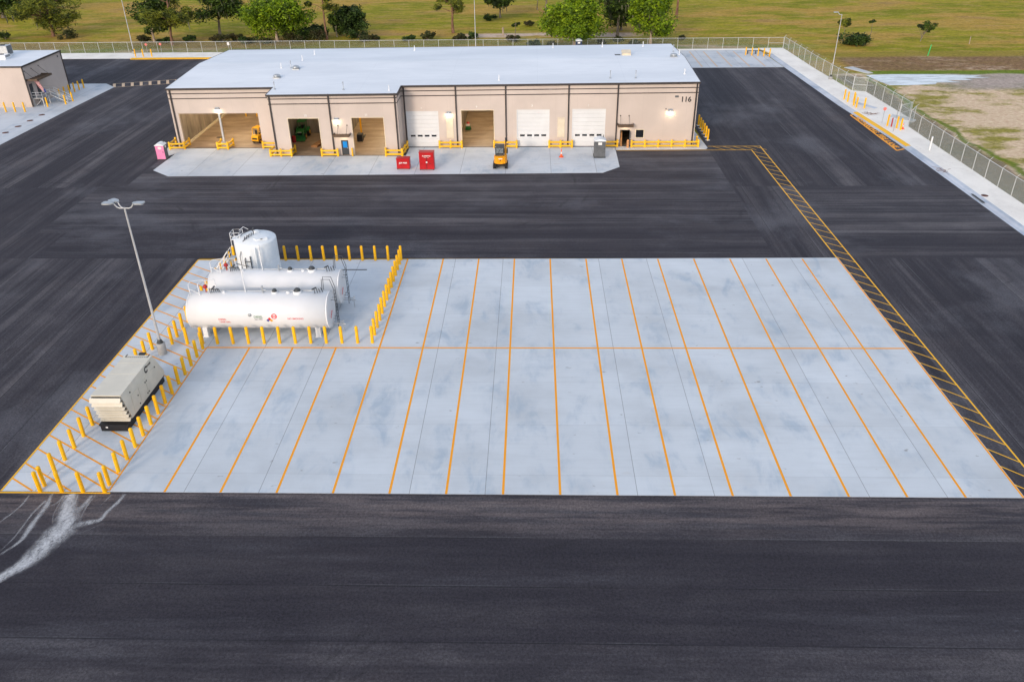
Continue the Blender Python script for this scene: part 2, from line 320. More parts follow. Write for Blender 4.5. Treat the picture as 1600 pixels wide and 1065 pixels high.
    big=n.noise(n.mapping(p,(.022,.05,1),(3.1,.7,0)),1,7,.62,.3); med=n.noise(n.mapping(p,(.045,.10,1),(1,5,0)),1,6,.65); fine=n.noise(n.mapping(p,(.5,.9,1)),1,5,.75); fine2=n.noise(n.mapping(p,(1.2,2.0,1)),1,3,.8)
    grass=n.mix(n.step(med,.38,.62),(.205,.205,.008),(.33,.275,.020)); straw=n.mix(fine,(.38,.22,.04),(.50,.31,.07)); brown=n.mix(fine,(.26,.145,.055),(.36,.22,.10))
    c=n.mix(n.math('MULTIPLY',n.step(big,.47,.56),.9),grass,straw); c=n.mix(n.math('MULTIPLY',n.step(n.math('ADD',n.math('MULTIPLY',med,.6),n.math('MULTIPLY',big,.4)),.53,.62),.75),c,brown)
    c=n.mix(n.math('MULTIPLY',n.step(fine,.46,.7),.5),c,(.085,.085,.010)); mot=n.noise(n.mapping(p,(.16,.42,1),(4,4,0)),1,6,.7); c=n.mix(n.math('MULTIPLY',n.step(mot,.50,.62),.65),c,(.42,.28,.08)); c=n.mix(n.math('MULTIPLY',n.step(mot,.46,.34),.55),c,(.13,.14,.008)); sand=n.mix(fine,(.46,.33,.25),(.64,.50,.40))
    sp=n.noise(n.mapping(p,(.06,.14,1),(8,2,0)),1,7,.7); 
    wob=n.math('MULTIPLY',n.math('SUBTRACT',n.noise(n.mapping(p,(.10,.10,1)),1,5,.6),.5),7.0); Xw=n.math('ADD',X,wob); Yw=n.math('ADD',Y,n.math('MULTIPLY',wob,.45))
    def band(v,a,b,s=.8): return n.math('MULTIPLY',n.step(v,a-s,a+s),n.step(v,b+s,b-s))
    # sand track behind the yard
    track=n.math('MULTIPLY',n.math('MULTIPLY',band(Yw,162,167.5,1.5),band(Xw,8,48,4)),n.step(sp,.36,.52)); c=n.mix(track,c,sand)
    gb=n.math('MULTIPLY',band(Y,146.4,151.5,.8),n.step(X,92,70)); c=n.mix(n.math('MULTIPLY',gb,.75),c,n.mix(n.step(sp,.42,.62),(.11,.155,.03),(.42,.32,.23)))
    hedge=n.math('MULTIPLY',band(Yw,151.5,160,2),n.step(X,90,60)); c=n.mix(n.math('MULTIPLY',hedge,.5),c,n.mix(fine,(.075,.07,.022),(.16,.12,.05)))
    # right-hand lot
    right=n.step(X,80.5,81.5)
    lot=n.math('MULTIPLY',right,n.step(Yw,122.5,120.5)); lotc=n.mix(n.step(n.noise(n.mapping(p,(.085,.13,1),(2,2,0)),1,8,.72),.47,.60),n.mix(fine,(.52,.37,.23),(.74,.56,.39)),n.mix(fine2,(.20,.19,.025),(.34,.28,.07)))
    c=n.mix(lot,c,lotc)
    mud=n.math('MULTIPLY',n.math('MULTIPLY',band(Yw,108,121,2),band(Xw,98,121,5)),.75); c=n.mix(mud,c,n.mix(fine,(.26,.225,.215),(.38,.33,.31)))
    dirt=n.math('MULTIPLY',n.math('MULTIPLY',right,n.step(Xw,86.4,85.2)),n.step(Y,121,118)); c=n.mix(n.math('MULTIPLY',dirt,.9),c,n.mix(fine2,(.12,.09,.045),(.25,.185,.11)))
    sw=n.math('MULTIPLY',n.math('MULTIPLY',band(Xw,86.2,87.3,.4),n.step(Y,121,118)),.9); c=n.mix(sw,c,n.mix(fine2,(.08,.14,.008),(.16,.20,.015)))
    burnt=n.math('MULTIPLY',n.math('MULTIPLY',n.step(X,84,88),band(Y,123.4,137,1.6)),.92); c=n.mix(burnt,c,n.mix(n.step(fine,.40,.62),n.mix(n.step(fine2,.3,.7),(.10,.052,.030),(.27,.155,.09)),n.mix(n.step(sp,.5,.64),(.22,.14,.06),(.50,.37,.26))))
    olive=n.math('MULTIPLY',n.math('MULTIPLY',n.step(X,80,84),band(Yw,137,142,1)),.7); c=n.mix(olive,c,n.mix(fine,(.20,.16,.025),(.28,.21,.04)))
    gs=n.math('MULTIPLY',n.math('MULTIPLY',n.step(X,86,88),band(Yw,120.2,123.2,.6)),.95); c=n.mix(gs,c,n.mix(fine2,(.09,.16,.008),(.16,.21,.015)))
    c=n.mix(.55,c,n.ramp(fine2,[(.3,.2),(.7,.85)]),'OVERLAY'); hb=n.math('ADD',n.math('MULTIPLY',fine,.7),n.math('MULTIPLY',fine2,.3)); n.bump(hb,.7,.25); M['field']=n.done(c,.95,0,.1)
    # foliage
    def leaf(name,a,b,cdk):
        n=N(name); r=n.n('ShaderNodeNewGeometry').outputs['Random Per Island']; p=n.pos(); w=n.noise(n.mapping(p,(.55,.55,.6)),1,4,.6)
        c=n.mix(r,a,b); c=n.mix(n.step(w,.46,.60),c,cdk); n.b.inputs['Transmission Weight'].default_value=0  # dark patches stand in for crown shadows, bright leaf tint for sunlit highlights
        d=n.n('ShaderNodeBsdfTranslucent'); n.l(c,d.inputs['Color']); mx=n.n('ShaderNodeMixShader'); mx.inputs[0].default_value=.25; n.l(n.b.outputs[0],mx.inputs[1]); n.l(d.outputs[0],mx.inputs[2]); n.l(mx.outputs[0],n.out.inputs[0])
        return n.done(c,.6,0,.25)
    M['lf_bright']=leaf('bright_spring_leaves',(.32,.43,.012),(.13,.23,.010),(.06,.105,.010)); M['lf_oak']=leaf('oak_leaves',(.115,.175,.020),(.038,.072,.012),(.022,.036,.010)); M['lf_pine']=leaf('pine_needles',(.28,.28,.026),(.12,.155,.020),(.045,.060,.014)); M['lf_dark']=leaf('dark_shrub_leaves',(.075,.125,.02),(.024,.05,.012),(.02,.034,.010)); M['lf_weed']=leaf('scrub_leaves',(.075,.085,.025),(.05,.06,.018),(.06,.05,.02))
    n=N('spanish_moss'); r=n.n('ShaderNodeNewGeometry').outputs['Random Per Island']; M['moss']=n.done(n.mix(r,(.13,.125,.075),(.07,.07,.045)),.95)
    def bark(name,a,b):
        n=N(name); w=n.noise(n.mapping(n.coord(),(4,4,.8)),1,5,.7); n.bump(w,.6,.05); return n.done(n.mix(n.step(w,.35,.65),a,b),.95,0,.1)
    M['bark_p']=bark('pine_bark',(.12,.06,.04),(.27,.155,.105)); M['bark_o']=bark('oak_bark',(.11,.09,.07),(.30,.25,.20)); M['bark_w']=bark('pale_bark',(.30,.23,.17),(.48,.38,.29))
mk()

# ---------------------------------------------------------------- setting
g=MB(); R0=1800
g.add([(-R0,-R0,-.06),(R0,-R0,-.06),(R0,R0,-.06),(-R0,R0,-.06)],[(0,1,2,3)]); struct('ground',g,M['field'])
ZA=-.012
KX=[(73.2,140),(73.53,126),(74.5,97.2),(75.95,76.5),(76.5,42),(76.9,10),(77.2,-45)]
def kx(y):
    for (x0,y0),(x1,y1) in zip(KX,KX[1:]):
        if y<=y0 and y>=y1: return x0+(x1-x0)*(y0-y)/(y0-y1)
    return KX[-1][0]
def sheet(name,pts,mat,z=ZA):
    return struct(name,MB().poly(pts,z),mat)
sheet('asphalt',[(-110,-45),(kx(-45),-45),(kx(0),0),(-110,0)],M['asph_f'])
sheet('asphalt',[(-110,0),(-10.79,0),(-10.79,36.4),(-110,36.4)],M['asph_y'])
sheet('asphalt',[(-110,36.4),(-28.2,36.4),(-28.2,58.1),(-110,58.1)],M['asph_y2'])
sheet('asphalt',[(-110,58.1),(-28.2,58.1),(-28.2,140),(-110,140)],M['asph_y'])
sheet('asphalt',[(-10.79,36.05),(-10.79,36.4),(54.9,36.4),(54.9,36.4)][:0] or [(-28.2,36.4),(48.6,36.4),(48.6,76),(-28.2,76)],M['asph_x2'])
sheet('asphalt',[(-28.2,103),(-28.2,140),(50,140),(50,103)],M['asph_x'])
sheet('asphalt',[(48.6,36.4),(56.4,36.4),(56.4,58),(48.6,58)],M['asph_y2'])
sheet('asphalt',[(56.4,36.4),(kx(36.4),36.4),(kx(58),58),(56.4,58)],M['asph_x'])
sheet('asphalt',[(48.6,58),(kx(58),58),(kx(76.5),76.5),(kx(97.2),97.2),(kx(127.2),127.2),(48.6,127.2)],M['asph_y'])
sheet('asphalt',[(54.9,0),(kx(0),0),(kx(10),10),(kx(36.4),36.4),(54.9,36.4)],M['asph_y2'])
sheet('asphalt_patch',[(-31.5,43.2),(-28,43.2),(-27.3,58.1),(-31.5,58.2)],M['asph_x2'],ZA+.004)
# slabs
def slab(name,pts,mat,z0=-.3,z1=0.0): return struct(name,MB().prism(pts,z0,z1),mat)
slab('concrete_pad',[(-10.8,0),(54.9,0),(54.9,36.45),(-10.8,36.05)],M['pad'])
slab('concrete_apron',[(-27.3,64.9),(-24.3,62.4),(33,63.3),(35.4,65.7),(35.55,74.7),(6.05,74.7),(6.05,70.95),(-12.45,70.95),(-12.45,74.7),(-27.0,74.7)],M['apron'])
slab('sidewalk',[(-29.3,71.6),(-28.8,70.9),(-27.9,70.9),(-27.02,72.2),(-27.02,74.7),(-29.3,76.5)],M['walk'],-.3,.005)
slab('sidewalk',[(35.6,73.25),(48.3,73.4),(48.6,74.0),(48.0,86),(46.95,86),(46.95,74.7),(35.6,74.7)],M['walk'],-.3,.06)
slab('concrete_yard',[(-104,58),(-55.35,58),(-55.0,96),(-54.55,113.5),(-57.4,116.4),(-104,116.4)],M['pad2'],-.3,.004)
slab('parking_pad',[(50,127.2),(73.4,127.2),(72.7,144.9),(50,144.9)],M['pad2'],-.3,.004)
slab('gravel_strip',[(-110,140),(-28,140),(50,140.0),(50,144.9),(72.7,144.9),(73.0,146.35),(-110,146.35)],M['gravel'],-.3,.02)
# kerb and shell strip on the right
kb=MB()
for (x0,y0),(x1,y1) in zip(KX,KX[1:]):
    kb.add([(x0,y0,-.02),(x0+.5,y0,.0),(x0+.75,y0,.11),(x0+1.2,y0,.12),(x1,y1,-.02),(x1+.5,y1,.0),(x1+.75,y1,.11),(x1+1.2,y1,.12)],[(0,4,5,1),(1,5,6,2),(2,6,7,3)])
struct('kerb',kb,M['kerb'])
FP=[(78.25,146.3),(78.9,125),(80.0,107.1),(82.1,106.3),(82.8,89.0),(80.75,84.3),(80.8,73.3),(81.0,54),(81.4,30),(81.9,-45)]
gs=[(x+1.2,y) for x,y in KX]
slab('gravel_strip',[(73.0,146.35)]+gs[0:1]+gs[1:]+FP[::-1],M['gravel'],-.3,.115)
# utility slabs in the strip
slab('utility_slab',[(77.2,98.2),(79.4,94.6),(80.2,95.2),(78.0,99.2)],M['kerb'],-.1,.14)
slab('utility_slab',[(79.8,89.5),(82.6,86.9),(83.4,87.8),(81,91)],M['walk'],-.1,.16)
# paint
pl=MB()
W=3.6576
for i in range(0,15):
    top=36.2 if i>=3 else 18.35
    pl.line((i*W,0.0),(i*W,top),.16,.004)
struct('stall_lines',pl,M['line_o'])
ml=MB(); ml.line((-3.66,18.3),(54.6,18.4),.18,.0075); struct('stall_lines',ml,M['line_o'])
el=MB(); el.line((54.80,0),(54.80,36.4),.14,.004); struct('edge_line',el,M['line_o'])
hl=MB()
hl.line((-3.66,0.1),(-3.66,18.3),.11,.004)
def hseg(y0):
    # diagonal across the left margin from (-10.7,y0) down to the right at 35 degrees
    sl=-.62
    x1=-3.72 if y0+sl*7.0<18.2 else -6.9
    y1=y0+sl*(x1+10.72)
    if y0>34: x1=min(x1,-8.2); y1=y0+sl*(x1+10.72)
    if y1<0.03: x1=-10.72+(y0-.03)/-sl; y1=.03
    return (-10.72,y0),(x1,y1)
y=1.28
while y<36:
    a,b=hseg(y); hl.line(a,b,.12,.0075); y+=1.585
struct('hatch_lines',hl,M['line_o'])
yl=MB(); yl.line((-10.74,0),(-10.74,36.0),.13,.011); yl.line((-10.8,35.98),(-4.6,35.98),.12,.0145); yl.line((-10.8,-.13),(-3.5,-.13),.13,-.006); yl.line((-4.6,36.02),(10.9,36.1),.07,.0145); struct('edge_line',yl,M['line_y'])
# walkway on the right
wl=MB(); zz=-.006
wl.line((54.78,36.5),(54.6,73.05),.13,zz); wl.line((56.45,-2.2),(56.2,74.8),.13,zz); wl.line((56.26,74.76),(48.75,74.76),.13,zz+.002); wl.line((54.66,73.0),(35.7,73.0),.13,zz+.002)
y=1.3
while y<74.4:
    x0=54.86 if y<36.4 else 54.7
    if y<73: wl.line((x0,y),(56.36,y-1.45 if y-1.45>-2 else -2),.09,zz+.004)
    y+=1.865
for k in range(5): wl.line((49.5+1.45*k,74.7),(50.9+1.45*k,73.05),.09,zz+.004)
struct('walkway_lines',wl,M['line_y'])
# ladder marking near the left building
lm=MB(); 
a0=Vector((-55.8,116.3));a1=Vector((-36,122.4));b0=Vector((-54.5,113.4));b1=Vector((-34.8,119.0)); lm.line(a0,a1,.14,zz); lm.line(b0,b1,.14,zz)
for k in range(14):
    t=k/13; lm.line(a0.lerp(a1,t),b0.lerp(b1,t),.5,zz+.003)
struct('hatch_lines',lm,M['line_f'])
fl=MB()
for x in (57.5,60.5,63.4,66.9,70.0): fl.line((x,128),(x,143.4),.3,.009)
struct('stall_lines',fl,M['line_f'])
# no parking box beside the kerb
nb=MB(); c=[(75.2,91.6),(74.4,91.1),(74.55,72.4),(75.75,73.1)]
nb.line((74.45,91.2),(75.15,91.5),.3,zz); nb.line((74.45,91.2),(74.62,72.4),.25,zz+.001); nb.line((74.5,72.45),(75.9,73.2),.3,zz+.002)
text_mb('NO PARKING  FIRE LANE',1.05,frame((75.02,81.9,zz+.004),(0.008,-1,0),(1,0.008,0)),.001,'CENTER',.035,nb,1.38)
struct('painted_box',nb,M['line_o'])
ky=MB(); 
for (ya,yb) in ((92.7,82.5),(82.5,74.2)):
    xa,xb=kx(ya)+.72,kx(yb)+.72; ky.add([(xa-.2,ya,.03),(xa,ya,.116),(xa+.52,ya,.128),(xb-.2,yb,.03),(xb,yb,.116),(xb+.52,yb,.128)],[(0,3,4,1),(1,4,5,2)])
struct('painted_kerb',ky,M['kerb_y'])
fk=MB(); fk.box(-62.6,-41.5,139.0,140.0,-.02,.16); struct('painted_kerb',fk,M['kerb_y'])
# slurry stain running off the pad
SL=[[(-6.02,-0.25,0.55),(-5.46,-1.83,0.84),(-4.99,-2.91,0.97),(-5.03,-3.86,1.1),(-5.25,-4.57,0.95),(-5.45,-5.56,0.86),(-5.75,-6.33,0.78),(-6.31,-7.08,0.52),(-6.78,-7.72,0.52)],[(-7.27,-0.26,0.24),(-7.03,-1.4,0.31),(-7.04,-2.61,0.38),(-6.99,-3.67,0.33),(-6.96,-4.39,0.26),(-7.32,-5.19,0.18),(-7.74,-5.83,0.18)],[(-6.43,-0.37,0.16),(-6.47,-1.06,0.15),(-6.88,-1.46,0.17)],[(-7.33,-0.9,0.17),(-7.5,-1.74,0.14),(-7.55,-2.51,0.14),(-7.52,-3.78,0.11),(-7.58,-4.6,0.09),(-7.81,-5.59,0.09)],[(-8.66,-0.39,0.12),(-8.67,-1.31,0.15),(-8.85,-2.09,0.11),(-9.07,-2.64,0.15),(-9.2,-3.33,0.16)],[(-2.5,-0.21,0.23),(-2.61,-1.02,0.27),(-2.87,-1.81,0.27),(-2.97,-2.57,0.3),(-3.72,-2.9,0.45),(-4.46,-3.22,0.45)],[(-4.56,-0.35,0.2),(-4.66,-1.27,0.38),(-4.92,-2.16,0.45)],[(-4.35,-0.29,0.08),(-4.41,-1.15,0.11),(-4.36,-2.04,0.09),(-4.15,-2.8,0.07)],[(-6.32,-1.06,0.06),(-6.22,-1.84,0.07),(-6.04,-2.5,0.08),(-5.63,-3.34,0.07)],[(-2.57,-2.78,0.04),(-3.07,-3.31,0.04),(-3.78,-3.84,0.04),(-4.42,-3.9,0.09)],[(-5.52,-0.3,0.12),(-5.28,-1.27,0.11),(-5.05,-2.05,0.11)],[(-3.33,-0.28,0.06),(-3.49,-0.97,0.09),(-3.71,-1.65,0.04)]]
sm=MB(); uvs=[]
for bi,b in enumerate(SL):
    pts=[]
    for k in range(len(b)-1):      # smooth subdivide
        p0=b[max(k-1,0)];p1=b[k];p2=b[k+1];p3=b[min(k+2,len(b)-1)]
        for q in range(5):
            t=q/5; pts.append([.5*((2*p1[i])+(-p0[i]+p2[i])*t+(2*p0[i]-5*p1[i]+4*p2[i]-p3[i])*t*t+(-p0[i]+3*p1[i]-3*p2[i]+p3[i])*t**3) for i in range(3)])
    pts.append(list(b[-1])); z=ZA+.003+bi*.0006; L=[]
    for k,p in enumerate(pts):
        d=Vector(pts[min(k+1,len(pts)-1)][:2])-Vector(pts[max(k-1,0)][:2]); d.normalize(); nn=Vector((-d.y,d.x))*(p[2]*.5*(2.0 if bi==0 else 1.5))
        L.append(((p[0]+nn.x,p[1]+nn.y,z),(p[0]-nn.x,p[1]-nn.y,z)))
    o=len(sm.v)
    for a,b2 in L: sm.v+=[a,b2]
    for k in range(len(L)-1):
        sm.f.append([o+2*k,o+2*k+1,o+2*k+3,o+2*k+2]); sm.sm.append(False); q=[min(1,.22+pts[i][2]*1.5)*min(1,(len(pts)-1-i)/6 if bi else 1) for i in (k,k+1)]; uvs.append(((0,q[0]),(1,q[0]),(1,q[1]),(0,q[1])))
so=struct('slurry_stain',sm,M['slurry']); ul=so.data.uv_layers.new(name='uv')
for pg,u in zip(so.data.polygons,uvs):
    for li,c in zip(pg.loop_indices,u): ul.data[li].uv=c
# standing water, flume slab
pw=MB(); pts=[(86.9,120.0),(92,120.5),(99,120.4),(104.5,119.6),(108.5,119.2),(106,118),(109,117.2),(103.5,116.9),(105,115.4),(100,115.3),(102,113.6),(97.5,113.5),(96.8,112.2),(91,111.4),(88.3,111.6),(87.4,115)]
pw.poly(pts,-.045); struct('puddle',pw,M['water'])
slab('concrete_flume',[(85.0,126.5),(86.9,127.2),(88.9,121.6),(87.7,121.0)],M['walk'],-.2,.03)

# ---------------------------------------------------------------- bollards
bm=MB(); bm.lathe([(.135,-.02),(.135,1.5),(.128,1.545),(.105,1.585),(.06,1.612),(0.0,1.622)],14)
BME=bm.build('bollard',M['bol'])
def bollard(x,y,label,group,z=0,s=1.0):
    o=bpy.data.objects.new('bollard',BME); COL.objects.link(o); o.location=(x,y,z); o.scale=(1,1,s)
    o.rotation_euler=(rnd.uniform(-.012,.012),rnd.uniform(-.012,.012),rnd.uniform(0,6))
    tag(o,label,'bollard',group)
GA='bollards round the generator'; GB='bollards round the fuel tanks'
for k,x in enumerate((-8.15,-6.72,-5.33,-3.9)): bollard(x,0.0,'yellow steel bollard on the pad edge above the pale stain, %s from left'%ORD[k],GA)
for k in range(14): bollard(-3.9,.68+1.34*k,'yellow steel bollard between the generator and the stalls, %s from the stained corner'%ORD[k],GA)
for k in range(14): bollard(-8.15,.55+1.343*k,'yellow steel bollard along the asphalt side of the generator, %s from the stained corner'%ORD[k],GA)
for k in range(13): bollard(-6.84,20.1+1.31*k,'yellow steel bollard left of the white tanks behind the tall lamp, %s going away'%ORD[k],GB)
for k,x in enumerate((-6.81,-5.49,-4.2,-2.94,-1.6,-.28,1.05,2.38,3.71,5.02,6.34,7.67,9.0,10.25)): bollard(x,18.9+.02*k if k>1 else 18.9,'yellow steel bollard in front of the near white tank, %s from left'%ORD[k],GB)
for k in range(12): bollard(10.22+.009*k,20.5+1.31*k,'yellow steel bollard in the row right of the white tanks, %s going away'%ORD[k],GB)
for k in range(14): bollard(10.33-1.325*k,35.9,'yellow steel bollard on the far edge behind the white tanks, %s from right'%ORD[k],GB)
fm=MB()
for k in range(6):
    bollard(49.35,77.9+1.56*k,'yellow steel bollard beside the right end wall of the big building, %s from the front'%ORD[k],'bollards beside the right end wall')
    fm.lathe([(.34,-.05),(.34,.015),(0,.02)],14,Matrix.Translation((49.35,77.9+1.56*k,0)))
struct('bollard_footings',fm,M['walk'])
for k,x in enumerate((-65.0,-63.4,-61.75)): bollard(x,95.8,'yellow steel bollard before the tan front of the left building, %s from left'%ORD[k],'bollards round the left building')
for k,(x,y) in enumerate(((-59.6,99.1),(-57.3,100.8),(-57.1,102.9))): bollard(x,y,'yellow steel bollard at the foot of the entrance stairs, %s from the front'%ORD[k],'bollards round the left building')
for k in range(6): bollard(-60.6+.12*k,105.4+1.5*k,'yellow steel bollard along the end wall past the stairs, %s from the stairs'%ORD[k],'bollards round the left building')
for k,(x,y) in enumerate(((76.55,100.8),(76.6,99.2),(77.5,98.9),(77.2,97.9),(76.75,96.7),(76.75,95.4),(77.9,95.0))): bollard(x,y,'yellow bollard in the shell strip cluster by the fence jog, %s from far end'%ORD[k],'bollards on the shell strip',.1,1.05)
for k,(x,y) in enumerate(((77.7,84.5),(78.6,83.2),(78.8,82.2))): bollard(x,y,'thick yellow bollard %s along the shell strip beside the red post'%('left' if k==0 else ('just right' if k==1 else 'farthest right')),'bollards by the red post',.1,1.1)
for k,x in enumerate((68.6,69.8,71.0,72.1,73.2)): bollard(x,139.3-.4*k,'distant yellow bollard on the far parking pad, %s from left'%ORD[k],'bollards on the far parking pad')
for k,x in enumerate((-62.6,-60.9,-59.0)): bollard(x,141.8,'distant yellow bollard by the far yellow kerb, %s from left'%ORD[k],'bollards by the far kerb',.02)

# ---------------------------------------------------------------- horizontal tanks
def dish(r,L,n=5,d=.3): return [(r*math.cos(a),L+d*math.sin(a)) for a in [i*math.pi/2/n for i in range(n+1)]]
def htank(name,label,x0,x1,yc,zc,r,near):
    t=thing(name,label,'fuel tank',((x0+x1)/2,yc,0),'fuel tanks on the concrete')
    h=(x1-x0)/2; m=frame((0,0,zc),(0,1,0),(0,0,1))
    b=MB(); b.lathe([(a,-z) for a,z in dish(r,h,5,.07)][::-1]+[(r,-h*.33),(r,h*.33)]+[(a,z) for a,z in dish(r,h,5,.07)],48,m); part('tank_shell',b,M['tank'],t)
    for z in (-h,h):
        bands=MB(); bands.lathe([(r+.012,z-.04),(r+.012,z+.04)],48,m); part('weld_band',bands,M['white'],t)
    for xs in (-h+1.1,h-1.0):
        for s in (-1,1):
            leg=MB(); leg.box(xs-.2,xs+.2,s*1.0-.22,s*1.0+.22,0,zc-r*.72); leg.box(xs-.26,xs+.26,s*1.0-.27,s*1.0+.27,0,.04); part('saddle_leg',leg,M['white'],t)
        pl=MB(); pl.box(xs-.05,xs+.05,-1.0,1.0,.55,zc-r*.9); part('saddle_plate',pl,M['white'],t)
    top=zc+r
    for dx,rr,hh in ((1.35,.26,.12),(3.3,.36,.18)):
        q=MB(); q.lathe([(rr,top-.06),(rr,top+hh),(rr*.9,top+hh+.03)],18,Matrix.Translation((dx,0,0))); mh=part('manway',q,M['white'],t)
        q=MB(); q.lathe([(rr*.72,top+hh),(rr*.72,top+hh+.16),(rr*.45,top+hh+.24),(0,top+hh+.25)],16,Matrix.Translation((dx,0,0))); part('vent_cap',q,M['dkgrey'],mh)
    q=MB(); q.lathe([(.16,top-.03),(.16,top+.1),(0,top+.12)],12,Matrix.Translation((2.5,0,0))); part('fill_cap',q,M['white'],t); q=MB(); q.lathe([(.16,top-.03),(.16,top+.1),(0,top+.12)],12,Matrix.Translation((-3.0,0,0))); part('fill_cap',q,M['white'],t)
    q=MB(); q.tube([(.35,0,top-.05),(.35,0,top+.45)],.07,8); q.tube([(.35,0,top+.45),(.35,0,top+.62)],.1,8); q.tube([(.35,0,top+.25),(.62,0,top+.25)],.05,6); part('gauge',q,M['galv'],t)
    # white pipe frame and valve at the left end
    q=MB()
    for dx in (-h+.15,-h+.95):
        q.tube([(dx,-.35,top-.25),(dx,-.35,top+.95),(dx+.02,.1,top+1.0),(dx+1.1,.55,top+1.0),(dx+1.2,.6,top-.1)],.04,6)
    q.tube([(-h+.1,-.35,top+.55),(-h+.9,-.2,top-.0)],.035,6); q.tube([(-h+1.7,0,top-.05),(-h+1.7,0,top+.5)],.06,8); part('vent_pipe',q,M['white'],t)
    q=MB(); q.lathe([(.0,top+.5),(.18,top+.52),(.2,top+.62),(.12,top+.78),(0,top+.8)],14,Matrix.Translation((-h+1.45,-.1,0))); q.tube([(-h+1.45,-.1,top+.1),(-h+1.45,-.1,top+.55)],.05,8); part('relief_valve',q,M['valve'],t)
    q=MB()
    for a in range(5):
        q.tube([(-h+1.75+.16*a,-.1+.05*a,top+.02),(-h+1.8+.16*a,-.12,top+.38+.09*(a%3))],.035,6)
    q.tube([(-h+1.7,-.1,top+.36),(-h+2.5,.05,top+.3),(-h+2.55,.1,top-.02)],.04,6); q.cyl((-h+2.1,-.25,top+.5),(-h+2.1,.2,top+.5),.07,n=8); part('valve_manifold',q,M['dkpipe'],t)
    q=MB(); q.tube([(-1.2,.15,top-.05),(-1.2,.15,top+2.3)],.045,8); q.lathe([(.09,top+2.2),(.09,top+2.4),(0,top+2.45)],8,Matrix.Translation((-1.2,.15,0))); part('tall_vent',q,M['white'],t)
    q=MB(); q.tube([(-h+2.6,.25,top+.06),(h-1.4,.25,top+.06)],.03,6); q.tube([(-.4,.2,top+.05),(h-.7,.2,top+.16)],.02,5); part('conduit',q,M['galv'],t)
    # ladder on the right end, hoops above
    q=MB(); xe=h+.42
    for s in (-.25,.25):
        q.tube([(xe,.55+s,.15),(xe,.55+s,top+.15),(xe-.25,.55+s,top+1.1),(xe-.95,.55+s,top+1.1),(xe-1.0,.55+s,top-.12)],.028,6)
    zz=.4
    while zz<top: q.tube([(xe,.3,zz),(xe,.8,zz)],.018,5); zz+=.32
    for zz in (1.0,2.8): q.tube([(xe,.3,zz),(h+.05,.3,zz)],.02,5); q.tube([(xe,.8,zz),(h+.05,.8,zz)],.02,5)
    part('ladder',q,M['dkpipe'],t)
    q=MB(); 
    for a in range(4): q.tube([(h-1.1+.2*a,-.1+.1*a,top-.05),(h-1.15+.2*a,-.1,top+.42+.1*(a%2))],.035,6)
    q.cyl((h-1.3,-.2,top+.4),(h-1.0,.1,top+.45),.06,n=8); part('valve_manifold',q,M['dkpipe'],t)
    q=MB(); q.tube([(h+.1,-.3,.85),(h+.9,-.3,.85),(h+1.25,-.3,.8)],.05,8); q.tube([(h+.1,.15,.8),(h+1.0,.15,.8)],.035,8); q.cyl((h+.95,-.42,.85),(h+.95,.3,.85),.07,n=8); q.tube([(h+1.0,-.1,.85),(h+1.0,-.1,0)],.03,6); part('drain_pipe',q,M['galv'],t)
    # writing on the shell: wrapped on the curved side
    def wrap(mb,z0):
        out=[]
        for (x,z,d) in mb.v:
            dz=z0+z-zc; dz=max(-r*.98,min(r*.98,dz)); out.append((x,-math.sqrt(r*r-dz*dz)-.006-d,zc+dz))
        mb.v=out; return mb
    F=Matrix(((1,0,0,0),(0,1,0,0),(0,0,1,0),(0,0,0,1)))
    def word(s,size,x,z,mat,name='lettering'):
        b=MB(); text_mb(s,size,Matrix.Translation((x,0,0)),.002,'CENTER',size*.012,b); wrap(b,z); part(name,b,mat,t)
    if near:
        word('DIESEL',.23,-2.95,1.92,M['redp']); word('12000 GAL.',.21,-2.75,1.66,M['redp']); word('NO SMOKING',.215,3.3,2.0,M['redp'])
        word('DIESEL',.26,.15,2.16,M['green'],'lettering'); word('NA 1993',.18,.15,1.93,M['letter'])
        b=MB(); n=24
        def shape(pts): 
            o=len(b.v); b.v+=[(x,z,0) for x,z in pts]; b.f.append(list(range(o,o+len(pts)))); b.sm.append(False)
        def diamond(cx,cz,s): return [(cx,cz-s),(cx+s,cz),(cx,cz+s),(cx-s,cz)]
        for (cx,cz,mat) in ((1.08,1.98,M['redp']),(.93,1.83,M['blue']),(1.23,1.83,M['yel']),(1.08,1.68,M['wlet'])):
            b=MB(); shape(diamond(cx,cz-1.7,.145)); wrap(b,1.7); part('hazard_diamond',b,mat,t)
        b=MB(); a=[i*2*math.pi/n for i in range(n)]
        o=0
        for i in range(n):
            j=(i+1)%n; b.add([(1.5+.24*math.cos(a[i]),.24*math.sin(a[i]),0),(1.5+.24*math.cos(a[j]),.24*math.sin(a[j]),0),(1.5+.16*math.cos(a[j]),.16*math.sin(a[j]),0),(1.5+.16*math.cos(a[i]),.16*math.sin(a[i]),0)],[(0,1,2,3)])
        b.add([(1.30,-.05,.001),(1.70,-.05,.001),(1.70,.05,.001),(1.30,.05,.001)],[(0,1,2,3)]); wrap(b,2.22); part('round_sign',b,M['redp'],t)
        b=MB(); b.lathe([(.14,0),(.14,.05),(0,.06)],14,frame((-.55,-math.sqrt(r*r-.1)+.0,zc+.3),(1,0,0),(0,.2,1))); part('gauge_dial',b,M['galv'],t)
    b=text_mb('DIESEL',.26,frame((h+.2,-.55,zc-.15),(0,1,.75),(0,-.75,1)),.01); part('lettering',b,M['redp'],t)
    return t
TN=htank('fuel_tank','white horizontal fuel tank nearest the stalls, marked DIESEL and NO SMOKING',-5.4,6.45,21.3,2.05,1.6,True)
TF=htank('fuel_tank','white horizontal fuel tank between the marked tank and the upright tank',-5.1,6.5,25.75,2.05,1.55,False)
